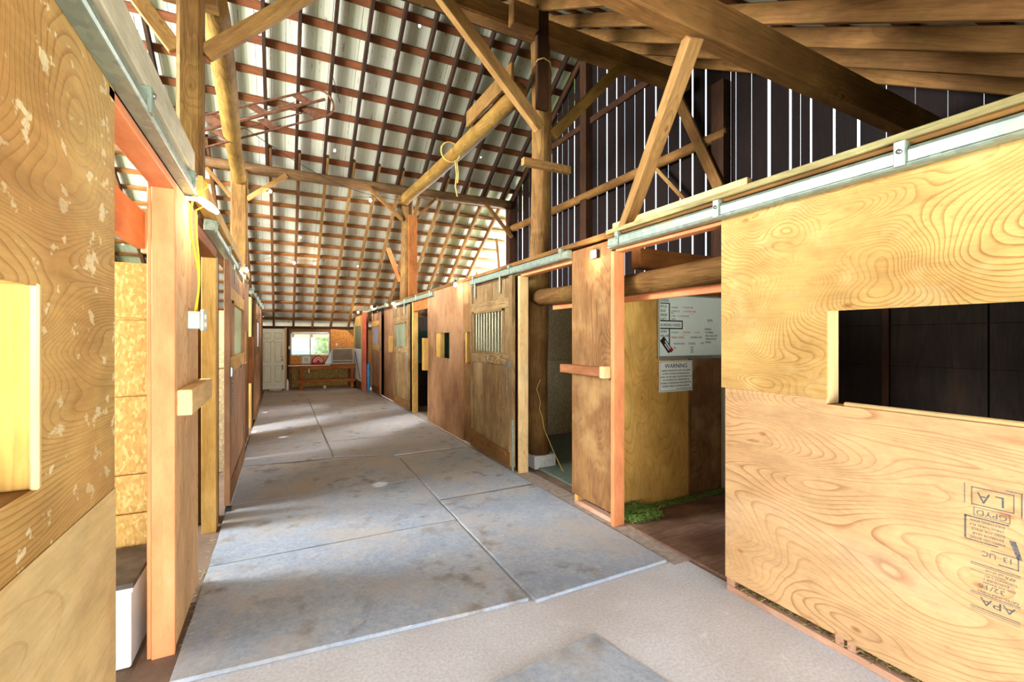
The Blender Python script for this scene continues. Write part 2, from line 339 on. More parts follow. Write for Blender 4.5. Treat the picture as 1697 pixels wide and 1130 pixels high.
def text(name, body, size, mat, x, y, z, parent, xdir, ydir, align='LEFT', depth=.0008, sx=1.0, label=None):
    cu = bpy.data.curves.new(name, 'FONT'); cu.body = body; cu.size = size; cu.align_x = align; cu.extrude = depth; cu.resolution_u = 2
    t = bpy.data.objects.new(name, cu); COL.objects.link(t); bpy.context.view_layer.update()
    dg = bpy.context.evaluated_depsgraph_get(); me = bpy.data.meshes.new_from_object(t.evaluated_get(dg)); bpy.data.objects.remove(t)
    me.materials.clear(); me.materials.append(mat)
    for v in me.vertices: v.co.x *= sx
    o = bpy.data.objects.new(name, me); COL.objects.link(o)
    X, Y = Vector(xdir), Vector(ydir); Z = X.cross(Y); m = Matrix((X, Y, Z)).transposed().to_4x4(); m.translation = (x, y, z)
    o.parent = parent; o.matrix_basis = world(parent).inverted() @ m
    if label: o['label'] = label
    return o
ORD = ['first', 'second', 'third', 'fourth', 'fifth', 'sixth', 'seventh', 'eighth', 'ninth', 'tenth', 'eleventh', 'twelfth', 'thirteenth', 'fourteenth', 'fifteenth', 'sixteenth', 'seventeenth', 'eighteenth', 'nineteenth', 'twentieth', 'twenty-first', 'twenty-second', 'twenty-third', 'twenty-fourth']
RX = 2.48; LX = -.47          # aisle faces of the stall fronts
GX = 5.5; KF = 12.41; TF = .66; RN = 2.86; TN = .6; RY = 7.52   # gable wall, far and near roof planes, ridge
def zfar(y): return KF-TF*y
def znear(y): return RN+TN*y
# ---------------------------------------------------------------- ground, floor
bx('ground', (-40, -30, -.30), (45, 60, -.08), simple('outdoor_grass', (120, 150, 74), .9, 0, .25, 3), bevel=0, kind='structure')
bx('eave_reflector', (-12, 15.9, -.08), (12, 19.0, -.06), simple('pale_reflector', (224, 214, 196), .9, 0, .1, 30), bevel=0, kind='structure')  # pale reflector added to throw sunlight up under the far eave
bx('floor', (-.55, -2.2, -.1), (2.56, 16.0, 0), concrete(), bevel=0, kind='structure')
bx('floor_stalls_right', (2.56, -2.2, -.1), (5.6, 16.0, -.004), dirt(), bevel=0, kind='structure')
bx('floor_stalls_left', (-4.0, -2.2, -.1), (-.55, 16.0, -.004), dirt(), bevel=0, kind='structure')
bx('floor_dirt_edge', (-.62, 1.9, -.05), (-.445, 15.6, .004), dirt(), bevel=0, kind='structure')
bx('floor_dirt_edge_right', (2.43, 2.3, -.05), (2.62, 13.8, .003), simple('swept_dirt', (168, 152, 140), .9, 0, .15, 20), bevel=0, kind='structure')
def matbox(pts, label, z=.022, grp='rubber mats laid along the aisle'):
    b = MB(); n = []
    for i in range(len(pts)):
        p, q = Vector((*pts[i], 0)), Vector((*pts[(i+1) % len(pts)], 0))
        for k in range(6):
            r = p.lerp(q, k/6); n.append((r.x+random.uniform(-.004, .004), r.y+random.uniform(-.004, .004)))
    b.prism(n, 'Z', 0, z)
    return b.build('rubber_mat', rubber(), None, .004, label=label, cat='floor mat', group=grp)
lm = [2.47, 3.69, 4.945, 6.38, 7.6, 8.85, 10.1, 11.3, 12.6, 14.1]
g = .006
for i in range(9):
    xl, xr = -.44, (1.335 if i < 2 else 1.1 if i == 2 else .58)
    if i > 2: xr = .6
    y0, y1 = lm[i]+g, lm[i+1]-g
    if i == 0: pts = [(-.45, 2.53), (1.32, 2.375), (1.325, y1), (-.44, y1)]
    else: pts = [(xl, y0), (xr, y0), (xr, y1), (xl, y1)]
    if i == 2: pts = [(xl, y0), (1.33, y0), (1.35, 5.55), (1.35, y1-.25), (xl, y1)]
    matbox(pts, ORD[i].capitalize()+' grey rubber mat from the camera in the left row of the aisle')
matbox([(1.34, 2.34), (2.41, 2.35), (2.41, 4.2), (1.36, 4.2)], 'Large grey rubber mat beside the peach doorway, with the corner nearest the concrete')
matbox([(1.37, 4.23), (2.40, 4.26), (2.39, 6.1), (1.375, 5.95)], 'Grey rubber mat in front of the barred sliding door')
rm = [6.13, 7.35, 8.6, 9.85, 11.1, 12.4, 14.0]
for i in range(6):
    xr = .62
    pts = [(.62, rm[i]+g), (2.38, rm[i]+g), (2.38, rm[i+1]-g), (.62, rm[i+1]-g)]
    if i == 0: pts = [(.62, 6.42), (1.36, 6.12), (2.38, 6.15), (2.38, 7.34), (.62, 7.34)]
    matbox(pts, 'Dusty grey rubber mat, '+ORD[i]+' in the right row beyond the barred sliding door')
matbox([(.86, 1.87), (1.47, 1.94), (1.56, 1.5), (1.5, .7), (.5, .7)], 'Separate grey rubber mat lying on bare concrete at the camera end', .022)
# ---------------------------------------------------------------- stall fronts, right
T = .012
def panel(name, x0, x1, y0, y1, z0, z1, mat, label, holes=(), cat='wall panel', group=None):
    return holed(x0, x1, y0, y1, z0, z1, list(holes)).build(name, mat, None, 0, label=label, cat=cat, group=group)
PB = .085
win = (-.6, 1.343, 1.235, 1.71)
pr_up = panel('plywood_panel', RX, RX+T, -1.0, 1.965, 1.263, 2.36, ply_gold('Y'), 'golden swirly plywood panel above the seam, around the long dark feed window', [win])
pr_lo = panel('plywood_panel', RX-.002, RX+T-.002, -1.0, 1.935, PB, 1.262, ply_tan('Y'), 'pinkish tan plywood panel with ink stamp below the long dark window', [(-.6, 1.343, 1.235, 1.4)])
# knot patch
knot = MB(); cxk, czk = 1.0, 2.02
# stamp lettering on lower panel: printed upside down
YD = (0, 1, 0); ZD = (0, 0, -1); XS = RX-.0022
def st_line(y0, y1, z0, z1, name='stamp_line'):
    return MB().box((XS-.0005, min(y0, y1), min(z0, z1)), (XS+.0005, max(y0, y1), max(z0, z1))).build(name, INK, pr_lo)
def st_text(body, y, z, size, sx=1.0): return text('stamp_lettering', body, size, INK, XS, y, z, pr_lo, YD, ZD, 'LEFT', .0004, sx)
st_line(.676, .797, .973, .9765); st_line(.676, .797, .905, .9085); st_line(.676, .6785, .905, .9765); st_line(.7945, .797, .905, .9765)
st_line(.655, .700, .985, .988); st_line(.655, .658, .895, .988); st_line(.816, .818, .905, .985)
st_text('L', .700, .957, .058, 1.0); st_text('A', .742, .957, .058, 1.0)
st_line(.687, .79, .895, .897); st_line(.687, .79, .862, .864); st_line(.687, .689, .862, .897); st_line(.788, .79, .862, .897)
st_text('GPYD', .694, .888, .030, 1.15)
st_line(.690, .816, .852, .857); st_line(.812, .818, .765, .857); st_line(.72, .816, .760, .764)
for i, b in enumerate(['SHEATHING SPAN', 'STRUCTURAL PLY', 'SIZED FOR SPACE', 'EXTERIOR GLUE', 'INSPECTED BOND']):
    st_text(b, .700+.004*(i % 2), .846-.017*i, .013, .95)
MB().prism([(.672, .80), (.69, .80), (.668, .735), (.655, .735)], 'X', XS-.0005, XS+.0005).build('stamp_block', INK, pr_lo)
st_line(.664, .667, .695, .74); st_line(.664, .72, .692, .696); st_line(.664, .74, .738, .741)
st_text('13  UC', .678, .730, .030, 1.0)
st_line(.66, .80, .672, .675); st_line(.66, .80, .666, .668)
st_text('APA', .672, .658, .016); st_text('660  PS 1-09', .705, .660, .010)
st_line(.70, .80, .642, .644)
st_text('THICKNESS 0.451', .668, .638, .012); st_text('EXPOSURE 1', .69, .624, .013); st_text('SIZED FOR SPACING', .672, .610, .010)
st_text('32/16', .70, .598, .026, 1.3); st_text('RATED SHEATHING', .664, .572, .013)
st_line(.66, .80, .556, .559); st_line(.66, .80, .550, .552)
st_text('APA', .672, .544, .040, 1.35)
st_line(.66, .80, .498, .501); st_line(.66, .80, .491, .493); st_line(.66, .80, .483, .4845)
# jambs, sill and framing of the near right window
bx('window_jamb', (RX+T, 1.343, 1.235), (RX+.11, 1.38, 1.72), w_fresh('Z'), label='pale pine jamb at the left end of the long dark feed window', cat='board')
bx('header_board', (RX+T, -.6, 1.72), (RX+.11, 1.38, 1.76), w_yellow('Y'), label='pine head board over the long dark feed window', cat='board')
bx('window_sill', (RX+T, -.6, 1.20), (RX+.11, 1.38, 1.234), w_yellow('Y'), label='pine board under the long dark feed window', cat='board')
beam('loose_batten', (RX+.02, 1.27, 1.245), (RX-.0, -.6, 1.25), .03, .02, w_fresh('X'), label='thin pale batten lying along the sill of the dark feed window', cat='batten')
# base plate, studs and hay under the raised plywood
bx('base_plate', (RX+.004, -1.0, 0), (RX+.09, 1.93, .036), w_base('Y'), label='pinkish timber base plate on the concrete under the stamped plywood', cat='timber')
for i, (y0, y1) in enumerate([(1.88, 1.935), (1.27, 1.31), (1.215, 1.255), (.2, .24)]):
    bx('stud', (RX+.008, y0, .036), (RX+.09, y1, 1.2), w_base('Z'), label=['short stud behind the left bottom corner of the stamped plywood', 'pinkish stud end in the gap under the plywood, left of a pair', 'pinkish stud end in the gap under the plywood, right of a pair', 'pinkish stud end in the plywood gap near the right edge of view'][i], cat='timber')
def strands(name, mat, box, n, L, seed, label, cat='hay'):
    r = random.Random(seed); b = MB()
    for i in range(n):
        p = Vector([r.uniform(box[0][k], box[1][k]) for k in range(3)]); a = r.uniform(0, 6.28); e = r.uniform(-.25, .5)
        d = Vector((math.cos(a)*math.cos(e), math.sin(a)*math.cos(e), math.sin(e)))*r.uniform(.4, 1)*L
        q = p+d; q.z = max(q.z, .004); w = Vector((-d.y, d.x, 0)).normalized()*.0016; k = len(b.v); h = Vector((0, 0, .0014))
        m_ = (p+q)/2+Vector((0, 0, .004))
        b.v += [tuple(p-w), tuple(p+w), tuple(m_+w+h), tuple(m_-w+h), tuple(q)]; b.f += [(k, k+1, k+2, k+3), (k+3, k+2, k+4), (k, k+3, k+4, k+2, k+1)]
    return b.build(name, mat, label=label, cat=cat, kind='stuff')
strands('hay', HAYM, ((RX+.015, .2, .036), (RX+.08, 1.87, .088)), 1500, .05, 3, 'dry hay packed in the gap between base plate and stamped plywood')
strands('hay', HAYG, ((2.62, 2.93, 0), (2.95, 3.22, .07)), 2600, .05, 4, 'green hay pile on the floor behind the peach door post')
strands('hay', HAYG, ((2.9, 3.1, 0), (4.3, 3.23, .02)), 900, .05, 5, 'green hay wisps along the foot of the ochre partition')
strands('straw', simple('pale_straw', (222, 204, 150), .9), ((-.47, 2.7, 0), (-.38, 4.3, .004)), 60, .07, 6, 'pale straw bits scattered along the left wall foot', 'straw')
# header and doorway 1
bx('header_board', (RX+.002, 1.95, 2.290), (RX+.09, 2.99, 2.315), w_peach('Y'), label='thin peach lintel over the doorway showing the whiteboard', cat='lintel')
bx('header_strip', (RX-.0, 1.966, 2.316), (RX+.03, 3.04, 2.40), ply_brown('Y'), label='stained plywood strip above the peach lintel of the right doorway', cat='board')
bx('door_post', (RX-.012, 2.99, 0), (RX+.10, 3.035, 2.30), w_peach('Z'), label='tall peach painted post at the left side of the whiteboard doorway', cat='post')
panel('plywood_panel', RX, RX+T, 3.036, 3.62, .10, 2.40, ply_brown('Z'), 'dark stained plywood panel between the two nearest right doorways')
bx('base_plate', (RX+.02, 3.036, 0), (RX+.09, 3.61, .04), w_base('Y'), label='worn base plate under the dark stained panel between doorways', cat='timber')
bx('stud', (RX+T, 3.54, .04), (RX+.09, 3.60, 2.40), w_yellow('Z'), label='yellow stud behind the left edge of the dark stained panel', cat='timber')
gb = thing('guide_bar', (RX-.035, 3.4, 1.24), 'reddish timber guide bar on the dark stained panel, yellow end block', 'bar')
bx('bar', (RX-.075, 3.10, 1.245), (RX-.0, 3.72, 1.325), wood('bar_red', (186, 124, 82), (120, 70, 40), (164, 104, 66), 'Y', 2.4, 9, 6, .4, .4, .25, 1.6), gb)
bx('end_block', (RX-.08, 3.04, 1.235), (RX-.0, 3.10, 1.335), w_fresh('Z'), gb, label='pale yellow end block')
# doorway 2
bx('door_post', (RX-.012, 4.67, 0), (RX+.105, 4.715, 2.30), w_fresh('Z'), label='pale pine post between the second doorway and barred sliding door', cat='post')
bx('header_board', (RX+.002, 3.62, 2.290), (RX+.09, 4.67, 2.315), w_peach('Y'), label='pink-edged lintel over the second doorway on the right', cat='lintel')
bx('header_strip', (RX, 3.62, 2.316), (RX+.03, 6.1, 2.40), ply_brown('Y'), label='stained plywood strip above the barred sliding door', cat='board')
bx('side_stud', (RX+.0, 4.72, 0), (RX+.06, 4.80, 2.31), w_dark('Z'), label='dark stud in the slot behind the edge of the barred door', cat='timber')
panel('plywood_panel', RX, RX+T, 6.0, 6.52, .03, 2.43, ply_brown('Z'), 'dark narrow hardboard panel beside the barred door, with small window', [(6.11, 6.48, 1.20, 1.67)])
bx('window_jamb', (RX+T, 6.42, 1.2), (RX+.10, 6.50, 1.67), w_yellow('Z'), label='yellow jamb in the small window next to the barred door', cat='board')
panel('plywood_panel', RX-.004, RX+T-.004, 6.523, 8.42, .02, 2.43, ply_rose('Z'), 'wide rosy brown panel with a feed window in the middle of the right wall', [(7.17, 7.93, 1.24, 1.67)])
bx('window_jamb', (RX+T, 7.72, 1.22), (RX+.10, 7.97, 1.67), w_yellow('Z'), label='yellow jamb in the feed window of the wide rosy panel', cat='board')
bx('stop_block', (RX-.09, 8.36, .97), (RX-.0035, 8.50, 1.58), w_yellow('Z'), label='yellow upright block standing off the far edge of the rosy panel', cat='block')
bx('door_post', (RX-.012, 9.49, 0), (RX+.105, 9.55, 2.36), w_yellow('Z'), label='yellow pine post beside the third sliding doorway on the right', cat='post')
bx('header_board', (RX+.0, 8.42, 2.14), (RX+.03, 9.49, 2.40), w_bench('Y'), label='orange brown header over the dark third doorway', cat='lintel')
panel('plywood_panel', RX, RX+T, 11.05, 12.52, .02, 2.42, ply_rose('Z'), 'rosy plywood panel with a small dark feed window beyond the second door', [(11.12, 12.0, 1.22, 1.66)])
bx('window_jamb', (RX+T, 11.9, 1.22), (RX+.10, 12.02, 1.66), w_yellow('Z'), label='ochre jamb in the farthest right feed window', cat='board')
panel('plywood_panel', RX, RX+T, 9.56, 11.05, .02, 2.40, w_dim('Z'), 'dark backing behind the second sliding door on the right', )
panel('plywood_panel', RX, RX+T, 12.52, 14.3, .02, 2.40, w_dim('Z'), 'dark backing behind the far sliding door on the right')
# sliding doors
def sliding_door(y0, y1, face, s, zt, kind, label, group='sliding stall doors', lower=w_door, rot=None):
    # s = -1: hangs on the right wall and faces -X; s = +1: faces +X
    t = thing('sliding_door', (face, (y0+y1)/2, .04), label, 'sliding door', group)
    def X(a, b): a, b = face-s*a, face-s*b; return (min(a, b), max(a, b))
    def B(name, a, b, ya, yb, za, zb, mat, bevel=.003, **k):
        xa, xb = X(a, b); return bx(name, (xa, ya, za), (xb, yb, zb), mat, t, bevel, **k)
    W_ = y1-y0; yn, yf = y0, y1
    B('stile', 0, .045, yn, yn+.085*W_/1.3, .06, zt, lower('Z')); B('stile', 0, .045, yf-.06, yf, .2, zt, lower('Z'))
    def planks(name, za, zb, n, mat, dep=.02):
        b = MB(); ya, yb = yn+.08*W_/1.3, yf-.06; w = (yb-ya)/n; xa, xb = X(dep, .042)
        for i in range(n): b.box((xa, ya+i*w+.003, za), (xb, ya+(i+1)*w-.003, zb))
        b.build(name, mat, t, .003)
    planks('top_planks', 2.05, zt-.02, 9, lower('Z'))
    B('rail', .004, .045, yn+.07, yf-.05, 1.94, 2.06, lower('Y')); B('rail', .004, .045, yn+.07, yf-.05, 1.25, 1.39, lower('Y'))
    B('rail', .000, .045, yn+.07, yf-.05, 1.37, 1.40, lower('Y'))
    if lower is w_door: planks('lower_planks', .22, 1.25, 7 if kind == 'bars' else 9, lower('Z'))
    else: B('lower_panel', .014, .042, yn+.08, yf-.05, .20, 1.25, lower('Z'))
    B('bottom_rail', -.002, .045, yn+.05, yf-.02, .05, .23, w_dusty('Y'))
    ya, yb = yn+.20*W_, yf-.12*W_
    B('window_frame', -.006, .03, ya-.05, ya, 1.40, 1.94, lower('Z')); B('window_frame', -.006, .03, yb, yb+.05, 1.40, 1.94, lower('Z'))
    B('window_frame', -.006, .03, ya-.05, yb+.05, 1.91, 1.94, lower('Y'))
    B('side_panel', .01, .04, yn+.05, ya-.05, 1.40, 1.94, lower('Z')); B('side_panel', .01, .04, yb+.05, yf-.03, 1.40, 1.94, lower('Z'))
    if kind == 'bars':
        for i in range(10):
            y = ya+(yb-ya)*(i+.5)/10; xa = face-s*.018
            MB().tube([(xa, y, 1.39), (xa, y, 1.92)], .010, 8).build('bar', simple('pale_bar', (206, 200, 160), .5), t, 0, True)
    else:
        B('window_pane', .022, .03, ya, yb, 1.40, 1.91, {'green': w_green('Z'), 'blue': simple('blue_grey_pane', (150, 160, 176), .3, 0, .1, 3), 'pale': PALEB, 'frost': simple('frosted_green_pane', (176, 190, 140), .3, 0, .15, 8)}[kind], 0)
    for y in (yn+.25*W_, yf-.14*W_): # hangers
        xa, xb = X(-.008, 0); bx('hanger', (xa, y-.02, zt-.18), (xb, y+.02, zt+.035), galv(), t)
    if kind != 'pale':
        xo = face+s*.02
        MB().tube([(face, yn+.5*W_, 1.34), (xo, yn+.5*W_, 1.33), (xo+s*.01, yn+.5*W_, 1.27), (xo, yn+.5*W_+.015, 1.25), (xo-s*.008, yn+.5*W_+.02, 1.28)], .005, 6).build('hook', STEEL, t, 0, True)
        l = bx('latch', (min(face, face+s*.02), yn+.05, 1.22), (max(face, face+s*.02), yn+.14, 1.31), STEEL, t)
        b = MB()
        for i in range(12): b.tube([(face+s*.012, yn+.10+.004*math.sin(i), 1.22-.03*i), (face+s*.012, yn+.10-.004*math.sin(i), 1.197-.03*i)], .006, 6)
        b.build('chain', STEEL, t, 0, True)
    return t
bar_door = sliding_door(4.745, 6.07, RX-.075, -1, 2.315, 'bars', 'weathered plank sliding door with ten pale window bars and numeral')
text('numeral', '3', .07, MARK, RX-.0725, 5.50, 1.29, bar_door, (0, -1, 0), (0, 0, 1), 'CENTER', .001)
MB().prism([(4.9, .16), (6.05, .24), (6.05, .30), (4.9, .22)], 'X', RX-.085, RX-.065).build('kick_batten', w_dusty('Y'), bar_door, .004)
bx('edge_strip', (RX-.078, 4.728, .02), (RX-.055, 4.743, .62), galv(), bar_door, label='grey metal edge strip')
sliding_door(9.60, 11.05, RX-.075, -1, 2.30, 'green', 'plank sliding door with greenish window beside the small dark feed window')
sliding_door(12.5, 13.75, RX-.12, -1, 2.30, 'blue', 'far brown sliding door with blue-grey window next to the red post', lower=lambda a='Z': ply_rose(a) if a == 'Z' else w_yellow(a))
bx('door_post', (2.13, 13.86, 0), (2.235, 13.96, 2.34), REDPAINT, label='red painted post at the far end of the right stall row', cat='post')
bx('wall_end', (2.335, 14.3, 0), (2.36, 16.0, 2.36), w_dusty('Z'), bevel=0, kind='structure')
bt = thing('water_barrel', (2.30, 13.9, 0), 'bright blue plastic barrel half hidden behind the red post', 'barrel')
MB().tube([(2.30, 13.93, .0), (2.30, 13.93, .05), (2.30, 13.93, .78), (2.30, 13.93, .84)], [.04, .055, .055, .04], 16).build('body', BLUE, bt, 0, True)
wd = thing('white_half_door', (2.15, 14.9, .04), 'white lower half door with dark diagonal bar and slatted window above', 'door')
bx('lower_panel', (2.125, 14.12, .28), (2.165, 15.66, 1.25), simple('white_board', (232, 236, 238), .5, 0, .04, 4), wd)
bx('bottom_board', (2.13, 14.0, .06), (2.165, 15.66, .28), w_dusty('Y'), wd)
beam('brace', (2.118, 14.3, .35), (2.118, 15.3, 1.15), .012, .04, BLACK, wd)
bx('stile', (2.125, 13.98, .06), (2.175, 14.12, 2.26), w_yellow('Z'), wd); bx('top_board', (2.125, 14.12, 1.95), (2.17, 15.66, 2.26), w_yellow('Z'), wd)
bx('window_pane', (2.145, 14.22, 1.25), (2.16, 15.56, 1.95), w_green('Z'), wd)
bx('frame', (2.125, 14.12, 1.25), (2.165, 14.22, 1.95), w_yellow('Z'), wd); bx('frame', (2.125, 15.56, 1.25), (2.165, 15.66, 1.95), w_yellow('Z'), wd)
# ---------------------------------------------------------------- tracks
def track(y0, y1, x, s, z0, z1, label, grp, lap=True):
    t = thing('door_track', (x, (y0+y1)/2, z0), label, 'door track', grp); d = s
    # box rail with a rolled lower lip, on a back flange
    pr_ = [(0, 0), (d*.055, 0), (d*.062, .012), (d*.055, .020), (d*.055, z1-z0-.015), (d*.045, z1-z0), (0, z1-z0)]
    MB().prism([(x+p[0], z0+p[1]) for p in pr_], 'Y', y0, y1).build('rail', galv(), t, .002)
    n = max(2, int((y1-y0)/.9)+1)
    for i in range(n):
        y = y0+.12+(y1-y0-.24)*i/(n-1)
        b = bx('bracket', (min(x, x+d*.068), y-.022, z0+.005), (max(x, x+d*.068), y+.022, z1+.03), galv(), t, .003)
        MB().tube([(x+d*.066, y, z0+.07), (x+d*.075, y, z0+.07)], .011, 8).build('bolt', STEEL, b, 0, True)
    return t
track(-1.0, 3.02, RX, -1, 2.318, 2.405, 'long galvanised door track above the whiteboard doorway', 'galvanised door tracks')
track(3.62, 6.12, RX, -1, 2.335, 2.415, 'greenish galvanised door track above the barred sliding door', 'galvanised door tracks')
track(8.0, 11.1, RX, -1, 2.34, 2.42, 'dull galvanised door track above the plank door with greenish window', 'galvanised door tracks')
track(11.4, 15.0, RX-.12, -1, 2.36, 2.42, 'pale far door track running to the end of the right wall', 'galvanised door tracks')
track(-.8, 3.02, LX, 1, 2.355, 2.42, 'blue-grey door track over the left wall near the camera', 'galvanised door tracks')
track(3.7, 6.9, LX, 1, 2.31, 2.385, 'door track above the left sliding door with frosted pane', 'galvanised door tracks')
track(8.6, 13.2, LX, 1, 2.31, 2.38, 'far door track along the left wall', 'galvanised door tracks')
bx('top_plate', (RX-.03, -1.0, 2.418), (RX+.14, 3.1, 2.465), w_dusty('Y'), label='dusty top plate above the near right track', cat='timber')
bx('top_plate', (RX-.02, 3.1, 2.43), (RX+.13, 8.0, 2.475), w_dusty('Y'), label='dusty top plate above the barred door', cat='timber')
bx('top_plate', (RX-.02, 8.0, 2.43), (RX+.13, 14.7, 2.475), w_dusty('Y'), label='dusty top plate along the far half of the right wall', cat='timber')
bx('loose_timber', (RX+.10, 1.86, 2.466), (RX+.15, 3.15, 2.575), w_fresh('Y'), label='fresh orange timber lying on top of the near right wall', cat='timber')
bx('cap_rail', (RX-.055, -1.0, 2.44), (RX-.031, 3.05, 2.475), wood('lichened_timber', (182, 172, 118), (130, 112, 66), (156, 140, 92), 'Y', 2.4, 6, 6, .4, .5, .4), label='pale lichened strip capping the near right wall', cat='rail')
# left top covering board
bx('cover_board', (LX-.02, -1.0, 2.455), (LX+.05, 3.0, 2.585), w_greyboard('Y'), label='pale weathered board above the near left door track', cat='board')
bx('cover_board', (LX+.0, 3.08, 2.40), (LX+.075, 7.4, 2.49), w_yellow('Y'), label='yellowish board above the left sliding door track', cat='board')
bx('top_plate', (LX-.12, -1.0, 2.36), (LX-.012, 14.6, 2.43), w_dusty('Y'), label='dusty top plate along the left stall fronts', cat='timber')
bx('track_backing', (LX-.01, -1.0, 2.422), (LX+.035, 3.0, 2.45), w_yellow('Y'), label='narrow timber strip between left track and pale board', cat='timber')
# ---------------------------------------------------------------- stall fronts, left
panel('plywood_panel', LX-T, LX, -1.0, 1.853, 1.10, 2.40, ply_left('Y'), 'large plywood panel on the near left with pale splatter marks', [(-.6, 1.35, 1.243, 1.683)])
panel('plywood_panel', LX-T+.003, LX+.003, -1.0, 1.853, .02, 1.099, ply_left_low('Y'), 'smooth pale plywood panel low on the near left')
bx('window_jamb', (LX-.20, 1.35, 1.243), (LX-T, 1.385, 1.69), w_yellow('Z'), label='pale jamb board inside the near left feed window', cat='board')
bx('window_sill', (LX-.22, -.6, 1.20), (LX-T, 1.38, 1.242), w_dusty('Y'), label='brown sill of the near left feed window', cat='board')
bx('window_stop', (LX-.012, 1.335, 1.243), (LX+.004, 1.352, 1.69), w_fresh('Z'), label='thin trim edge on the near left feed window', cat='batten')
bx('header_board', (LX-.10, 1.80, 2.315), (LX+.0, 2.80, 2.352), w_peach('Y'), label='peach lintel underside over the near left doorway', cat='lintel')
bx('door_post', (LX-.095, 2.77, 0), (LX+.0, 2.80, 2.314), w_peach('Z'), label='peach painted post at the far side of the near left doorway', cat='post')
bx('door_stop', (LX-.115, 2.785, 0), (LX-.095, 2.83, 2.314), w_peach('Z'), label='narrow peach strip beside the left peach post', cat='trim')
panel('plywood_panel', LX-T, LX, 2.802, 3.47, .03, 2.35, ply_tan('Z'), 'tall tan plywood panel carrying the junction box on the left')
bx('guide_block', (LX-.0, 2.81, 1.18), (LX+.065, 3.56, 1.31), w_fresh('Y'), label='pine guide block on the left panel below the junction box', cat='block')
bx('header_board', (LX-.10, 3.47, 2.22), (LX, 4.40, 2.30), w_bench('Y'), label='brown lintel over the second left doorway', cat='lintel')
bx('door_post', (LX-.10, 4.36, 0), (LX, 4.50, 2.24), w_yellow('Z'), label='knotty yellow post at the second left doorway', cat='post')
bx('side_stud', (LX-.09, 4.55, 0), (LX-.02, 4.75, 2.3), w_dark('Z'), label='dark stud behind the near edge of the left sliding door', cat='timber')
sliding_door(4.82, 6.75, LX+.055, 1, 2.29, 'frost', 'pale sliding door with frosted green pane on the left wall', lower=lambda a='Z': ply_rose(a) if a == 'Z' else w_yellow(a))
panel('plywood_panel', LX-T, LX, 6.8, 8.5, .02, 2.40, ply_rose('Z'), 'rosy tan panel with small feed window on the left wall', [(7.25, 8.2, 1.2, 1.68)])
bx('window_jamb', (LX-.09, 7.9, 1.2), (LX-T, 8.24, 1.68), w_yellow('Z'), label='ochre jamb in the far left feed window', cat='board')
bx('stop_block', (LX, 8.42, .85), (LX+.055, 8.9, 1.60), w_bench('Z'), label='brown upright block at the far edge of the left rosy panel', cat='block')
bx('door_post', (LX-.09, 9.2, 0), (LX, 9.5, 2.3), w_yellow('Z'), label='far yellow post on the left wall', cat='post')
sliding_door(9.7, 11.6, LX+.05, 1, 2.29, 'pale', 'far left sliding door with bright white window', lower=lambda a='Z': ply_rose(a) if a == 'Z' else w_dusty(a))
panel('plywood_panel', LX-T, LX, 11.5, 13.6, .02, 2.36, ply_rose('Z'), 'far plain panel on the left wall beyond the last door')
panel('plywood_panel', LX-T-.03, LX-.03, 9.5, 11.5, .02, 2.36, w_dim('Z'), 'dark backing behind the far left sliding door')
panel('plywood_panel', LX-T-.03, LX-.03, 13.6, 15.7, .02, 2.36, w_dusty('Z'), 'brown panel at the far left corner beside the cream door')
b = MB()
for i in range(16): b.tube([(LX+.013, 11.7+.01*math.sin(i), 1.2-.05*i), (LX+.013, 11.7-.01*math.sin(i), 1.16-.05*i)], .012, 6)
b.build('hanging_chain', STEEL, None, 0, True, label='steel chain hanging on the far left wall', cat='chain')
# junction box and cord
jb = thing('junction_box', (LX+.03, 3.15, 1.62), 'grey electrical junction box with outlet cover on the left panel', 'electrical box')
bx('box', (LX, 3.10, 1.625), (LX+.062, 3.20, 1.725), simple('box_grey', (196, 204, 186), .4, .2), jb, .004)
cv = bx('cover', (LX+.062, 3.085, 1.615), (LX+.078, 3.22, 1.735), simple('box_grey', (206, 212, 196)), jb, .003)
for z in (1.65, 1.695): bx('outlet', (LX+.076, 3.13, z-.014), (LX+.082, 3.175, z+.014), WHITE, cv)
pts = []
for t in range(13):
    u = t/12; pts.append((LX+.03+.02*math.sin(u*6), 3.14-.02*math.sin(u*3.14), 1.725+u*.66))
pts.append((LX+.10, 3.10, 2.44)); pts.append((LX+.06, 3.15, 2.50))
MB().tube(pts, .0055, 8).build('power_cord', YCORD, None, 0, True, label='thick yellow power cord rising from the junction box, left strand', cat='cord')
pts = []
for t in range(13):
    u = t/12; pts.append((LX+.035+.012*math.sin(u*5), 3.155+.07*math.sin(u*3.14*.5)**2, 1.725+u*.60))
pts.append((LX+.09, 3.22, 2.37)); MB().tube(pts, .0045, 8).build('power_cord', YCORD, None, 0, True, label='thin yellow power cord rising from the junction box, right strand', cat='cord')
# ---------------------------------------------------------------- left stall interior
def seamed(name, y, x0, x1, z0, z1, mat, seams, label, th=.03):
    b = MB(); zs = [z0]+seams+[z1]
    for a, c in zip(zs, zs[1:]): b.box((x0, y, a+.008), (x1, y+th, c-.008))
    b.box((x0+.005, y+th-.006, z0), (x1-.005, y+th, z1))
    return b.build(name, mat, None, 0, label=label, cat='partition', group='stall partitions')
seamed('stall_partition', 3.25, -3.4, -.50, 0, 2.0, OSB(), [.59, .81, 1.25, 1.68], 'strand board partition with dark seams inside the near left stall')
bx('partition_beam', (-.72, -.5, 2.07), (-.68, 3.2, 2.28), w_peach('Y'), label='peach board crossing inside the near left stall', cat='beam')
bx('end_block', (-.70, 3.205, 2.05), (-.60, 3.245, 2.30), w_fresh('Z'), label='yellow block at the end of the inside peach board', cat='block')
tr = thing('feed_box', (-.97, 2.97, 0), 'low white box with dark worn lid inside the near left stall', 'box')
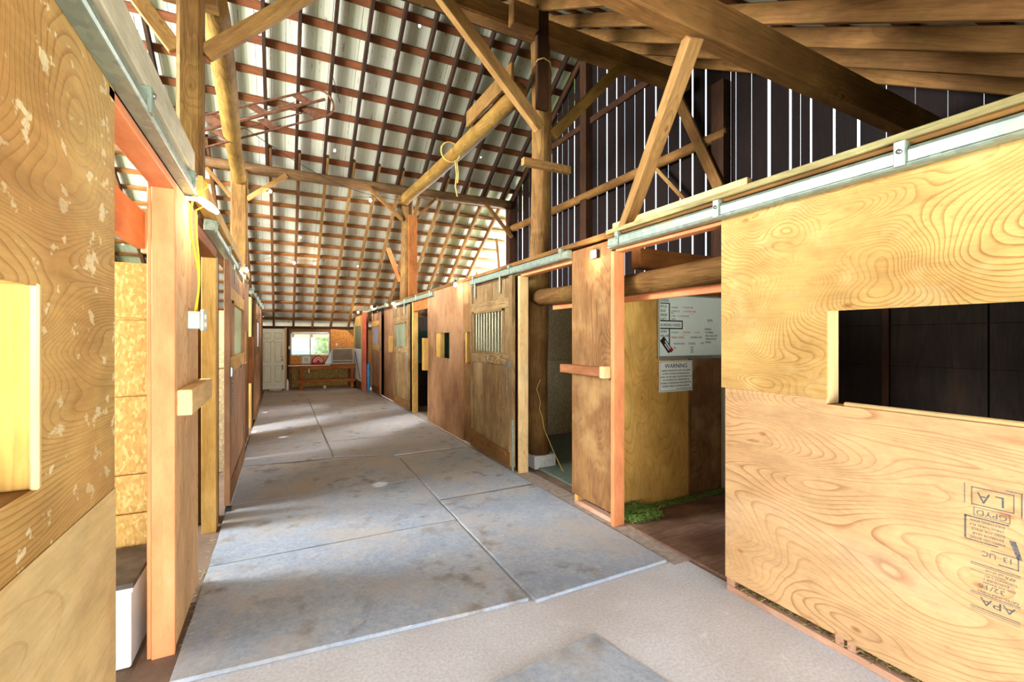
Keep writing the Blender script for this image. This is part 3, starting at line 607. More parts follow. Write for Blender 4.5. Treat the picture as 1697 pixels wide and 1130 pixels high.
bx('body', (-1.3, 2.76, 0), (-.64, 3.21, .385), WHITE, tr, .006); bx('lid', (-1.32, 2.74, .386), (-.625, 3.22, .41), simple('worn_dark_lid', (110, 96, 82), .7, 0, .3, 8), tr, .003)
bx('rim', (-1.315, 2.745, .362), (-.63, 3.215, .386), WHITE, tr, .003)
for i, y in enumerate((6.3, 9.4, 12.5)): seamed('stall_partition', y, -3.4, -.50, 0, 1.9, OSBG(), [1.22], 'grey strand board partition in the left row, '+ORD[i+1]+' from the camera')
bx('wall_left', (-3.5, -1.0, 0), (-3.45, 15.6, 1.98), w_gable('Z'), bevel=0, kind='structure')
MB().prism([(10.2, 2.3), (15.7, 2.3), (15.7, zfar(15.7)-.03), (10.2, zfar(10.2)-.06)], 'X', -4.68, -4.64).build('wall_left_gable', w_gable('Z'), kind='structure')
# ---------------------------------------------------------------- right stall interior
bx('stall_partition', (2.60, 3.25, 0), (3.62, 3.27, 2.10), ply_inner('Z'), bevel=0, label='ochre plywood partition behind the warning sign', cat='partition', group='stall partitions')
bx('stall_partition', (3.66, 3.28, 0), (4.22, 3.30, 2.10), ply_brown('Z'), bevel=0, label='brown plywood partition right of the warning sign', cat='partition', group='stall partitions')
bx('stall_partition', (4.22, 3.32, 0), (5.48, 3.34, 2.10), ply_brown('Z'), bevel=0, label='shaded brown partition in the corner of the whiteboard stall', cat='partition', group='stall partitions')
bx('partition_stud', (3.622, 3.24, 0), (3.66, 3.30, 2.12), w_dusty('Z'), label='thin upright between ochre and brown partitions', cat='timber')
bx('partition_post', (4.12, 3.14, 0), (4.24, 3.27, 2.2), w_greyboard('Z'), label='grey upright post at the right end of the whiteboard', cat='post')
bx('partition_timber', (2.93, 3.18, 2.22), (5.4, 3.30, 2.40), w_bench('X'), label='orange timber beam above the whiteboard stall partition', cat='beam')
log('stall_log', (2.72, 1.2, 2.05), (2.75, 4.70, 2.06), .085, .10, w_log('X'), label='thick log rail running behind the two nearest right doorways', cat='log')
bx('stall_rail', (2.78, 1.2, 1.90), (2.82, 4.45, 1.965), w_peach('Y'), label='peach board under the log rail inside the stalls', cat='board')
seamed('stall_partition', 6.3, 2.60, 5.48, 0, 2.15, OSBG(), [1.22], 'grey strand board partition behind the second doorway')
tp = text('lettering', 'OSB 7/16', .11, MARK, 3.75, 6.298, 1.36, bpy.data.objects['stall_partition.005'] if 'stall_partition.005' in bpy.data.objects else None, (1, 0, 0), (0, 0, 1), 'LEFT', .0005) if False else None
bx('partition_timber', (2.62, 6.2, 2.18), (5.4, 6.3, 2.34), w_dusty('X'), label='reddish beam above the grey strand board partition', cat='beam')
bx('stall_partition', (2.60, 10.4, 0), (5.48, 10.43, 1.0), w_dim('Z'), bevel=0, label='dark lower partition inside the third doorway', cat='partition', group='stall partitions')
bx('stall_partition', (2.60, 10.4, 1.0), (5.48, 10.43, 1.75), TEAL, bevel=0, label='teal green board inside the third doorway', cat='partition', group='stall partitions')
bx('stall_partition', (2.60, 13.2, 0), (5.48, 13.23, 2.2), w_dim('Z'), bevel=0, label='far dark partition in the right stall row', cat='partition', group='stall partitions')
bx('stall_partition', (2.60, -.9, 0), (5.48, -.87, 2.3), w_dim('Z'), bevel=0, label='dark partition at the camera end of the right stall', cat='partition', group='stall partitions')
b = MB()
for i in range(14):
    y0 = -.8+i*1.22
    for z0, z1 in ((.0, 1.30), (1.305, 1.70), (1.705, 2.45)): b.box((5.44, y0+.006, z0), (5.47, y0+1.21, z1))
b.box((5.462, -.8, 0), (5.478, 15.6, 2.45)); b.build('wall_lining', w_dim('Z'), kind='structure')
for y in (1.1, 2.35): bx('lining_batten', (5.41, y, 0), (5.44, y+.06, 2.45), w_dark('Z'), label='dark upright batten on the stall lining, '+('nearer the camera' if y < 2 else 'farther from the camera'), cat='batten')
bx('stall_mat', (2.75, 4.0, 0), (5.2, 6.2, .02), simple('green_grey_rubber', (112, 126, 112), .8), label='green-grey rubber mat on the floor of the second right stall', cat='floor mat')
bx('stall_mat', (2.58, .6, 0), (5.2, 3.1, .018), wood('worn_plank_floor', (156, 124, 102), (84, 56, 42), (110, 80, 62), 'X', 2.0, 5, 8, .3, .5, .3, 0), label='worn brown floor mat of the whiteboard stall', cat='floor mat')
# whiteboard and sign
YW = 3.24
wb = thing('whiteboard', (3.82, YW, 1.40), 'whiteboard listing horses in black and red marker on the partition', 'whiteboard')
bx('board', (3.21, YW-.008, 1.40), (4.43, YW, 1.985), BOARDW, wb, 0)
for nm, lo, hi in (('frame', (3.195, YW-.016, 1.385), (3.212, YW+.001, 2.0)), ('frame', (4.428, YW-.016, 1.385), (4.445, YW+.001, 2.0)), ('frame', (3.195, YW-.016, 1.985), (4.445, YW+.001, 2.0)), ('frame', (3.195, YW-.02, 1.37), (4.445, YW+.001, 1.402))):
    bx(nm, lo, hi, ALU, wb, .002)
def wl(x0, x1, z0, z1): bx('marker_line', (x0, YW-.0095, z0), (x1, YW-.008, z1), LINE, wb, 0)
wl(3.225, 3.345, 1.905, 1.915); wl(3.337, 3.35, 1.745, 1.915); wl(3.225, 3.52, 1.735, 1.747); wl(3.225, 3.52, 1.662, 1.674); wl(3.51, 3.522, 1.662, 1.747); wl(3.337, 3.35, 1.47, 1.662)
def wt(s, x, z, sz, m=MARK, sx=1.0): return text('handwriting', s, sz, m, x, YW-.0085, z, wb, (1, 0, 0), (0, 0, 1), 'LEFT', .0006, sx)
wt('HORSES:', 3.228, 1.925, .040, MARK, .75)
for i, n in enumerate(['FEYLA', 'SILAS', 'GINGER', 'LUCY']): wt(n, 3.225, 1.865-.04*i, .040, MARK, .78 if n != 'GINGER' else .62)
wt('BOARDING HORSES:', 3.228, 1.688, .040, MARK, .73)
for i, n in enumerate(['DEWEY', 'WILLOW']): wt(n, 3.228, 1.625-.042*i, .038, MARK, .68)
wt('1 SCOOP', 3.365, 1.865, .022, MARKB); wt('+ 1 SCOOP  AM', 3.51, 1.868, .024, MARKR, .9)
wt('1 FLAKE, 2.5', 3.365, 1.83, .022, MARKB); wt('HAY', 3.365, 1.81, .02, MARKB); wt('+ 2 SCOOPS  DAILY', 3.52, 1.83, .024, MARKR, .9); wt('_______', 3.60, 1.815, .024, MARKR)
wt('1 CUP', 3.365, 1.782, .022, MARKB); wt('+ 1 SCOOP PM', 3.45, 1.782, .024, MARKR); wt('OATS', 3.37, 1.742+.01, .022, MARKB)
wt('1 SCOOP +', 3.365, 1.622, .022, MARKB); wt('1 CUP HAY', 3.51, 1.622, .026, MARKR, .9); wt('+ 1 FLAKE', 3.66, 1.624, .022, ROPE); wt('______', 3.52, 1.607, .026, MARKR)
wt('WARM, 2 FLAKES', 3.37, 1.573, .025, MARKR, .9); wt('EVENING MIX', 3.63, 1.573, .026, MARKB)
wt('WATER DAILY', 3.40, 1.512, .024, MARKB); wt('7/10/25', 3.60, 1.51, .032, MARKB); wt('76', 3.40, 1.47, .03, MARKB); wt('MIX', 3.63, 1.475, .022, MARKB); wt('HAY', 3.63, 1.452, .022, MARKB); wt('FEED', 3.63, 1.43, .02, MARKB); wt('5/24', 3.77, 1.515, .028, MARKR)
wt('NOTES', 3.87, 1.745, .03, MARK, .8); wt('______', 3.87, 1.732, .024, MARK, .8)
for i, s_ in enumerate(['SUMMER:', 'FLY MASKS', 'ONE  EACH DAY', 'TURN OUT 8-4', 'WATER']): wt(s_, 3.83+.01*(i > 0), 1.655-.033*i, .028, MARKB if i != 1 else MARK, .85)
# magnet clip on the board
mg = thing('magnetic_clip', (3.30, YW-.02, 1.45), 'tilted black and white magnetic clip with red tip on the whiteboard', 'clip')
A = Matrix.Translation((3.297, YW-.012, 1.505)) @ Matrix.Rotation(math.radians(48), 4, 'Y')
def mgb(nm, lo, hi, m): MB().box(lo, hi).build(nm, m, mg, .002, mtx=A)
mgb('body', (-.085, -.012, -.03), (.075, .002, .03), BLACK); mgb('slot', (-.05, -.014, .004), (.06, -.011, .018), WHITE); mgb('slot', (-.03, -.014, -.018), (.05, -.011, -.006), WHITE); mgb('tip', (.05, -.016, -.005), (.088, .002, .032), RED)
sg = thing('warning_sign', (3.45, YW, 1.05), 'white warning sign with black lettering below the whiteboard', 'sign')
bx('plate', (3.215, YW-.006, 1.055), (3.66, YW, 1.355), SIGNW, sg, .001)
for lo, hi in (((3.225, 1.066), (3.65, 1.069)), ((3.225, 1.342), (3.65, 1.345)), ((3.225, 1.066), (3.228, 1.345)), ((3.647, 1.066), (3.65, 1.345))):
    bx('border_line', (lo[0], YW-.0068, lo[1]), (hi[0], YW-.006, hi[1]), LINE, sg, 0)
def sgt(s, z, sz, sx=1.0, x=3.4375, al='CENTER'): return text('lettering', s, sz, MARK, x, YW-.0065, z, sg, (1, 0, 0), (0, 0, 1), al, .0006, sx)
sgt('WARNING', 1.285, .062, 1.0)
for i, s_ in enumerate(['UNDER WASHINGTON LAW, AN EQUINE', 'ACTIVITY SPONSOR OR PROFESSIONAL', 'SHALL NOT BE LIABLE FOR ANY INJURY TO', 'OR THE DEATH OF A PARTICIPANT IN', 'EQUINE ACTIVITIES RESULTING FROM THE', 'INHERENT RISK OF EQUINE ACTIVITIES.']): sgt(s_, 1.252-.030*i, .0235, .88)
sgt('Chapter 4.24 RCW  Equine Activities', 1.078, .013, 1, 3.64, 'RIGHT')
for x, z in ((3.224, 1.349), (3.651, 1.349), (3.224, 1.062), (3.651, 1.062)):
    MB().tube([(x+.012, YW-.009, z-.005), (x+.012, YW-.005, z-.005)], .005, 8).build('screw', STEEL, sg)
# main right post with concrete footing
log('log_post', (2.85, 4.86, .16), (2.85, 4.86, 5.18), .13, .12, w_log('X'), sides=20, label='large round log post rising behind the second right doorway', cat='post')
bx('post_footing', (2.70, 4.72, 0), (3.0, 5.01, .16), simple('pale_concrete', (206, 206, 200), .8, 0, .1, 20), bevel=.01, label='pale concrete footing under the large log post', cat='footing')
tw = [(2.780, 4.725, 1.08), (2.750, 4.73, 1.02), (2.735, 4.735, .96), (2.760, 4.73, .88), (2.780, 4.725, .80), (2.765, 4.725, .72), (2.800, 4.725, .64), (2.830, 4.72, .48), (2.920, 4.715, .28), (2.970, 4.71, .17), (2.95, 4.5, .02), (2.9, 4.3, .01)]
MB().tube(tw, .006, 6).build('baling_twine', ROPE, None, 0, True, label='knotted baling twine hanging on the log post down to the floor', cat='twine')
# ---------------------------------------------------------------- gable wall with real gaps
gaps = [(2.41, .008), (2.66, .028), (2.90, .026), (3.15, .024), (3.27, .005), (3.39, .030), (3.66, .042), (3.90, .006), (4.13, .010), (4.21, .010), (4.62, .024), (4.86, .026), (5.10, .020), (5.34, .008), (5.61, .026), (5.87, .016), (6.11, .006), (6.37, .008), (6.59, .022), (6.87, .030), (7.16, .010), (7.38, .006), (7.66, .030), (7.94, .020), (8.17, .006), (8.40, .008), (8.60, .026), (8.84, .008), (9.1, .010), (9.4, .008), (9.70, .018), (9.9, .008), (10.25, .030), (10.5, .008)]
gs = [(-.5+.243*i, .003) for i in range(12)]+gaps
cur = -1.0; b = MB(); k = 0
gs.append((10.86, 0))
for gy, gw in gs:
    gw = (gw*.9+.006*max(gy, 0)/GX) if gw > .0105 else (.003+.006*max(gy, 0)/GX if gw > .004 else gw); y0, y1 = cur, gy-gw/2
    if y1-y0 > .02:
        def top(y): return min(znear(y), zfar(y))-.05
        x0 = GX; poly = [(y0, 0), (y1, 0), (y1, top(y1))]+([(RY, top(RY))] if y0 < RY < y1 else [])+[(y0, top(y0))]
        b.prism(poly, 'X', x0, x0+.006)
    cur = gy+gw/2; k += 1
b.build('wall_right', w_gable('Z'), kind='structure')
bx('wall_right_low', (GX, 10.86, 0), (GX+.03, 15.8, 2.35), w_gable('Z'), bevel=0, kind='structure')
def P(*a): return a
log('gable_girt', (GX-.10, 4.2, 4.36), (GX-.10, 10.7, 4.45), .075, .09, w_dusty('X'), label='log girt crossing the slatted gable wall at mid height', cat='beam')
beam('gable_girt', (GX-.032, 5.4, 5.86), (GX-.032, 9.0, 5.90), .05, .12, w_dark('X'), label='upper dark girt crossing the slatted gable wall', cat='beam')
for y, zt, w, l in ((4.30, 5.1, .2, 'dark gable post at the low end of the log girt'), (7.42, 7.1, .2, 'tall dark gable post under the ridge'), (10.78, 5.2, .24, 'dark gable post at the end of the far log beam')):
    bx('gable_post', (GX-.16, y-w/2, 2.46), (GX-.005, y+w/2, zt), w_dark('Z'), label=l, cat='post')
beam('gable_brace', (GX-.22, 5.05, 5.40), (GX-.22, 4.22, 3.6), .05, .15, w_dusty('X'), label='steep dark brace against the gable post', cat='brace')
beam('gable_brace', (GX-.22, 5.40, 4.28), (GX-.22, 4.80, 3.6), .04, .06, w_brace('X'), label='short thin brace under the log girt', cat='brace')
beam('gable_header', (GX-.04, -.1, 2.56+.6*.9), (GX-.04, 4.45, 2.56+.6*5.45), .05, .34, w_dark('X'), label='wide dark header board sloping along the top of the slatted wall', cat='beam')
beam('gable_brace', (GX-.15, 12.95, 3.6), (GX-.15, 12.2, 2.6), .05, .10, w_brace('X'), label='short tan brace in the bright far gable corner, nearer the aisle', cat='brace')
beam('gable_brace', (GX-.15, 11.5, 4.35), (GX-.15, 11.2, 2.9), .05, .08, w_brace('X'), label='short tan brace in the bright far gable corner, nearer the post', cat='brace')
# ---------------------------------------------------------------- roofs
def roof_sheet(name, y0, y1, zf, mat, below):
    b = MB(); xs = []; x = -4.6
    while x < GX+.45:
        for dx, dz in ((0, 0), (.075, 0), (.08, .003), (.085, 0), (.150, 0), (.155, .003), (.16, 0), (.204, 0), (.208, .008), (.220, .008), (.224, 0)): xs.append((x+dx, dz))
        x += .235
    n = len(xs)
    for y in (y0, y1): b.v += [(px_, y, zf(y)+dz) for px_, dz in xs]
    for i in range(n-1): b.f.append((i, i+1, n+i+1, n+i))
    o = b.build(name, mat, kind='structure', origin=(0, y0, zf(y0)))
    return o
roof_sheet('roof_far', RY, 16.45, lambda y: zfar(y)+.045, sheet('roof_metal_far'), True)
roof_sheet('roof_near', -1.3, RY, lambda y: znear(y)+.022, sheet('roof_metal_near', False), True)
nf = Vector((0, TF, 1)).normalized(); nn = Vector((0, -TN, 1)).normalized()
ys = [16.15, 15.50]+[15.50-.34*i for i in range(1, 14)]+[10.60, 10.14, 9.69, 9.24, 8.79, 8.34, 7.9]
for i, y in enumerate(ys):
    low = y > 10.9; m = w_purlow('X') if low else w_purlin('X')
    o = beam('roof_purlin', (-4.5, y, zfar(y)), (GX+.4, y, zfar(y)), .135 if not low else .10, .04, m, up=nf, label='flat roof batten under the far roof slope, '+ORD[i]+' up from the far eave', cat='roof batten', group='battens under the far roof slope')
rx = [-4.04+.54*k for k in range(18)]
def raf(name, x, ya, yb, zf, n_, w, h, m, off, label, grp):
    a = Vector((x, ya, zf(ya)))-n_*(off+h/2); c = Vector((x, yb, zf(yb)))-n_*(off+h/2)
    return beam(name, a, c, w, h, m, up=n_, label=label, cat='rafter', group=grp)
for i, x in enumerate(rx):
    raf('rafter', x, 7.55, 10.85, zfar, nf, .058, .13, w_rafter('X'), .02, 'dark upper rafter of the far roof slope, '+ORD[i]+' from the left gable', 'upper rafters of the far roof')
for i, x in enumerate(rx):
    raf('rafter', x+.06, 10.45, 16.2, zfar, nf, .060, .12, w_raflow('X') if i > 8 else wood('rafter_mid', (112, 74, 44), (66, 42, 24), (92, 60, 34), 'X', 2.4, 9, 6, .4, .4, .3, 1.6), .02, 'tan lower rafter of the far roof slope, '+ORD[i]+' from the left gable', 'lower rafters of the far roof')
for i in range(13):
    x = 5.22-.62*i
    if x < -3.6: continue
    a = Vector((x, -1.2, znear(-1.2)-.122)); c = Vector((x, 7.48, znear(7.48)-.122))
    beam('rafter', a, c, .05, .145, w_dusty('X'), up=nn, label='deep brown rafter of the near roof slope, '+ORD[i]+' from the slatted gable', cat='rafter', group='rafters of the near roof')
for i in range(19):
    y = -1.1+.46*i
    beam('roof_board', (-4.5, y, znear(y)), (GX+.4, y, znear(y)), .14, .03, w_purlin('X'), up=nn, label='flat board under the near roof sheets, '+ORD[i]+' from the camera-end eave', cat='roof batten', group='boards under the near roof slope')
bx('ridge_board', (-4.5, RY-.03, zfar(RY)-.28), (GX+.4, RY+.03, zfar(RY)-.01), w_rafter('X'), label='dark ridge board at the peak of the roof', cat='beam')
beam('barge_rafter', Vector((GX-.06, 7.55, zfar(7.55)-.12)), Vector((GX-.06, 10.9, zfar(10.9)-.12)), .05, .16, w_dark('X'), label='dark end rafter along the top of the slatted wall', cat='rafter')
# ---------------------------------------------------------------- heavy frame
beam('cross_beam', (-1.2, 4.82, 5.37), (GX-.19, 4.82, 5.31), .20, .24, w_dusty('X'), bevel=.02, label='heavy cross beam on top of the large log post', cat='beam')
beam('roof_beam', (-1.0, 2.06, 3.70), (GX-.02, 2.02, 3.49), .13, .26, w_dusty('X'), bevel=.012, label='big dusty beam sloping across the upper right above the whiteboard doorway', cat='beam')
beam('brace', (2.30, 2.02, 3.46), (2.60, 3.02, 2.47), .10, .10, w_brace('X'), label='pale brace standing on the right wall under the big dusty beam', cat='brace')
bx('post_plank', (2.70, 4.66, 4.30), (2.86, 4.715, 5.52), w_dark('Z'), bevel=.006, label='dark bolted plank on the upper front of the large log post', cat='plank')
for z in (4.95, 5.25):
    pass
bx('timber_block', (2.34, 4.58, 5.16), (2.68, 4.715, 5.42), w_dusty('X'), bevel=.01, label='short timber block beside the head of the large log post', cat='block')
beam('brace', (1.46, 4.66, 5.28), (2.75, 4.68, 4.07), .09, .14, w_brace('X'), label='brace rising left from the large log post to the cross beam', cat='brace')
beam('brace', (4.08, 4.76, 5.24), (2.97, 4.76, 4.06), .07, .13, w_logyel('X'), label='yellow brace rising right from the large log post to the cross beam', cat='brace')
log('tie_log', (2.62, 4.96, 4.62), (2.56, 10.56, 4.76), .12, .12, w_logyel('X'), label='long peeled log running from the large post to the far right post', cat='log')
beam('splice_board', (2.42, 4.75, 4.70), (2.42, 6.2, 4.75), .045, .22, w_log('X'), label='flat board spliced onto the near end of the long peeled log', cat='board')
b = MB(); rp = [(2.44+.16*math.cos(a), 7.0, 4.58+.16*math.sin(a)) for a in [i*math.pi/8 for i in range(17)]]
b.tube(rp, .014, 6); b.tube([(2.50, 6.95, 4.44), (2.52, 6.93, 4.2), (2.50, 6.94, 4.02), (2.53, 6.93, 3.86)], .013, 6); b.tube([(2.55, 7.0, 4.45), (2.57, 6.99, 4.25), (2.56, 7.0, 4.1)], .012, 6)
b.build('rope', ROPE, None, 0, True, label='frayed rope wound around the long peeled log', cat='rope')
bx('cross_plank', (2.52, 4.66, 3.60), (3.18, 4.73, 3.69), w_brace('X'), label='short horizontal plank nailed across the large log post', cat='plank')
MB().tube([(2.72, 4.80, 4.84), (2.70, 4.65, 4.86), (2.78, 4.645, 4.90), (2.87, 4.65, 4.88), (2.99, 4.80, 4.82)], .008, 6).build('rope', ROPE, None, 0, True, label='thin rope looped round the head of the large post', cat='rope')
# left posts
bx('square_post', (-.775, 4.58, 0), (-.59, 4.77, 5.2), w_log('Z'), bevel=.03, label='thick timber post behind the left wall, nearest the camera', cat='post')
bx('square_post', (-.90, 10.55, 0), (-.61, 10.84, 4.97), w_log('Z'), bevel=.03, label='far timber post behind the left wall holding the cross log', cat='post')
beam('brace', (-.585, 4.66, 4.0), (.60, 4.66, 5.16), .06, .13, w_brace('X'), label='brace rising right from the near left post', cat='brace')
beam('brace', (-.78, 4.66, 3.98), (-1.75, 4.66, 5.3), .06, .12, w_brace('X'), label='brace rising left from the near left post', cat='brace')
log('tie_log', (-.58, 4.95, 4.72), (-.73, 10.9, 4.74), .125, .12, w_logyel('X'), label='long peeled log running along the left side between the two posts', cat='log')
bx('nailed_block', (-.92, 4.5, 4.50), (-.50, 4.9, 4.56), w_dusty('X'), label='reddish timber cap near the head of the near left post', cat='block')
log('square_post', (2.63, 10.70, 0), (2.63, 10.70, 4.97), .135, .13, w_log('X'), label='round far post rising behind the right wall under the cross log', cat='post')
bx('post_board', (2.64, 10.50, 2.3), (2.84, 10.56, 4.45), w_bench('Z'), label='orange board fixed to the side of the far right post', cat='board')
log('cross_log', (-3.4, 10.68, 5.06), (GX-.15, 10.68, 5.06), .10, .115, wood('old_log', (124, 92, 58), (70, 48, 28), (98, 70, 42), 'X', 2.8, 9, 8, .4, .5, .4, 1.6), label='long horizontal log crossing the barn above the far posts', cat='log')
for p0, p1, l, w in (((-.62, 10.6, 4.38), (.10, 10.6, 4.98), 'yellow brace from the far left post up to the cross log', .09), ((-.88, 10.6, 4.38), (-1.3, 10.6, 4.9), 'dark brace left of the far left post', .07),
                     ((2.50, 10.55, 4.32), (1.72, 10.55, 4.98), 'brown brace left of the far right post', .08), ((2.78, 10.55, 4.32), (3.35, 10.6, 4.98), 'thin brown brace right of the far right post', .06), ((5.36, 10.55, 4.2), (4.62, 10.6, 5.0), 'brown brace between cross log and dark gable post', .09)):
    beam('brace', p0, p1, .06, w, w_brace('X') if 'yellow' in l else w_dusty('X'), label=l, cat='brace')
beam('brace', (2.5, 10.72, 2.9), (2.25, 10.9, 3.7), .06, .10, w_bench('X'), label='slim curved brace low on the far right post', cat='brace')
MB().tube([(2.80, 11.0, 2.4), (2.80, 11.0, 3.3)], .045, 12).build('white_pipe', WHITE, None, 0, True, label='white vertical pipe beside the far right post', cat='pipe')
# ---------------------------------------------------------------- hay elevator frame hanging in the loft
HEZ = .12
hc = thing('hay_elevator', (-.4, 8.3, 4.9), 'rusty steel hay elevator frame hanging high over the aisle', 'hay elevator')
o_ = Vector((-.05, 8.3, 5.22)); dx_ = Vector((1, 0, .5)).normalized(); dy_ = Vector((0, 1, 0)); dz_ = Vector((-.5, 0, 1)).normalized()
HM = Matrix((dx_, dy_, dz_)).transposed().to_4x4(); HM.translation = o_
def hp(nm, f, m=RUST, sm=False): b = MB(); f(b); return b.build(nm, m, hc, 0, sm, mtx=HM)
arc = [(.72+.20*math.sin(a), 0, .22*math.cos(a)) for a in [i*math.pi/10 for i in range(11)]]
hp('rail', lambda b: b.tube([(-2.1, 0, .22)]+arc+[(-2.1, 0, -.22)], .018, 6))
hp('centre_rail', lambda b: b.tube([(-2.1, .02, .02), (.80, -.05, .02)], .024, 6))
hp('centre_rail', lambda b: b.tube([(-2.1, .12, .08), (.5, .10, .10)], .012, 6)); hp('centre_rail', lambda b: b.tube([(-2.1, .12, -.06), (.5, .10, -.04)], .012, 6))
for a in (-1.75, -.98, -.30, .42):
    hp('cross_plate', lambda b, a=a: b.prism([(a-.10, .22), (a+.05, .22), (a+.20, .03), (a+.05, .03)], 'Y', -.005, .005))
    hp('cross_plate', lambda b, a=a: b.prism([(a-.04, -.02), (a+.10, -.02), (a+.22, -.21), (a+.08, -.21)], 'Y', -.005, .005))
hp('chain_rod', lambda b: b.tube([(-.6, .10, .12), (.35, .08, .14)], .007, 5), STEEL)
def wire(name, a, c, sag, label, r=.006, m=BLACK):
    a, c = Vector(a), Vector(c); pts = [a.lerp(c, t/14)-Vector((0, 0, sag*math.sin(math.pi*t/14))) for t in range(15)]
    return MB().tube(pts, r, 5).build(name, m, None, 0, True, label=label, cat='wire')
wire('cable', (-.5, 8.35, 4.9), (2.5, 10.5, 4.75), .25, 'thin dark cable slung from the hay elevator to the far right post')
wire('cable', (.9, 8.3, 5.62), (.8, 8.9, 6.50), 0, 'short cable holding up the tip of the hay elevator')
wire('cable', (-2.0, 8.3, 4.7), (-2.0, 9.0, 6.4), 0, 'cable holding up the left end of the hay elevator')
# ---------------------------------------------------------------- string lights
def lights(label, pts, cordpts, pw=4, r=.03):
    t = thing('string_light', tuple(pts[0]), label, 'string light', 'warm string lights')
    if cordpts: MB().tube(cordpts, .004, 5).build('cord', BLACK, t, 0, True)
    for p in pts:
        p = Vector(p); b = MB(); k = 8
        b.tube([p+Vector((0, 0, -r)), p+Vector((0, 0, -r*.6)), p, p+Vector((0, 0, r*.7)), p+Vector((0, 0, r*1.3))], [r*.3, r*.85, r, r*.75, r*.4], 12).build('bulb', BULB, t, 0, True)
        s_ = MB().tube([p+Vector((0, 0, r*1.3)), p+Vector((0, 0, r*2.4))], r*.5, 10).build('socket', BLACK, t, 0, True)
        l = bpy.data.lights.new('bulb_light', 'POINT'); l.energy = pw; l.color = (1, .72, .42); l.shadow_soft_size = .03
        lo = bpy.data.objects.new('bulb_light', l); COL.objects.link(lo); lo.location = p+Vector((0, 0, -r*1.8)) if False else p-Vector((0, 0, r+.03))
    return t
rp = [(2.40, 6.66, 2.40), (2.40, 11.08, 2.41), (2.27, 13.2, 2.45), (2.12, 14.7, 2.38)]
lights('string of warm bulbs along the right wall top', rp, [(2.41, 6.6, 2.46), (2.40, 8.8, 2.455), (2.40, 11.1, 2.47), (2.33, 12.4, 2.475), (2.27, 13.2, 2.51), (2.12, 14.7, 2.44)])
lights('bulbs hanging under the far cross log', [(-.2, 10.55, 4.58), (1.78, 10.52, 4.66)], [(-.6, 10.56, 4.70), (-.2, 10.55, 4.65), (.8, 10.5, 4.60), (1.78, 10.52, 4.74), (2.45, 10.55, 4.85)])
lights('pair of bulbs hung low under the far roof slope', [(.30, 12.9, 3.50), (.78, 12.9, 3.52)], [(-.47, 12.9, 3.50), (-.1, 12.9, 3.66), (.3, 12.9, 3.57), (.55, 12.9, 3.60), (.78, 12.9, 3.58), (1.0, 12.9, 3.68)])
lights('single warm bulb on the far part of the left wall', [(-.38, 6.4, 2.40)], [(-.42, 6.0, 2.42), (-.38, 6.4, 2.455), (-.42, 6.9, 2.41)], 5, .026)
lf = thing('clamp_lamp', (-.39, 3.06, 2.31), 'small white lamp lit beside the yellow cords on the left wall', 'lamp')
MB().tube([(-.40, 3.00, 2.335), (-.36, 3.06, 2.315), (-.33, 3.12, 2.30)], [.018, .022, .012], 10).build('bulb', BULB, lf, 0, True)
bx('bracket', (LX, 3.0, 2.335), (-.38, 3.06, 2.345), WHITE, lf)
l = bpy.data.lights.new('bulb_light', 'POINT'); l.energy = 5; l.color = (1, .75, .5); l.shadow_soft_size = .03; lo = bpy.data.objects.new('bulb_light', l); COL.objects.link(lo); lo.location = (-.30, 3.10, 2.24)
pl = thing('panel_lamp', (RX-.02, 3.25, 2.27), 'small square lit lamp at the top of the dark stained panel', 'lamp')
bx('housing', (RX-.03, 3.20, 2.275), (RX-.002, 3.29, 2.35), BLACK, pl); bx('lens', (RX-.036, 3.21, 2.28), (RX-.03, 3.28, 2.345), BULB, pl)
l = bpy.data.lights.new('bulb_light', 'POINT'); l.energy = 5; l.color = (1, .75, .5); l.shadow_soft_size = .03; lo = bpy.data.objects.new('bulb_light', l); COL.objects.link(lo); lo.location = (RX-.08, 3.25, 2.28)
# ---------------------------------------------------------------- far wall
YB = 15.72
def holedY(y0, y1, x0, x1, z0, z1, holes):
    b = holed(y0, y1, x0, x1, z0, z1, holes); b.v = [(v[1], v[0], v[2]) for v in b.v]; return b
holedY(YB, YB+.06, -3.5, 5.5, 0, 1.95, [(.27, 1.37, 1.05, 1.76)]).build('wall_back', w_dusty('X'), kind='structure')
bx('wall_plate', (-3.5, YB-.05, 1.88), (5.5, YB, 1.955), w_dark('X'), bevel=.005, label='dark timber plate along the top of the far wall', cat='beam')
dr = tag(bpy.data.objects.new('door_1', None), kind='structure'); COL.objects.link(dr); dr.matrix_basis = Matrix.Translation((-.2, YB-.03, 0))
bx('door_leaf', (-.56, YB-.05, .03), (.10, YB-.005, 1.87), CREAM, dr, .003)
for (x0, x1) in ((-.48, -.28), (-.18, .02)):
    for (z0, z1) in ((1.56, 1.75), (.86, 1.47), (.24, .74)):
        b = MB()
        for lo, hi in (((x0, z0), (x1, z0+.015)), ((x0, z1-.015), (x1, z1)), ((x0, z0), (x0+.015, z1)), ((x1-.015, z0), (x1, z1))): b.box((lo[0], YB-.056, lo[1]), (hi[0], YB-.05, hi[1]))
        b.build('door_panel', simple('cream_shadow_line', (196, 188, 150), .5), dr)
        bx('door_panel', (x0+.03, YB-.056, z0+.03), (x1-.03, YB-.05, z1-.03), CREAM, dr, .004)
bx('door_jamb', (.10, YB-.07, 0), (.15, YB-.0, 1.9), w_fresh('Z'), dr)
MB().tube([(.04, YB-.05, .92), (.04, YB-.075, .92), (.04, YB-.10, .92), (.04, YB-.12, .92)], [.012, .012, .03, .02], 12).build('door_knob', BRASS, dr, 0, True)
MB().tube([(.04, YB-.05, 1.02), (.04, YB-.07, 1.02)], .022, 12).build('deadbolt', BRASS, dr, 0, True)
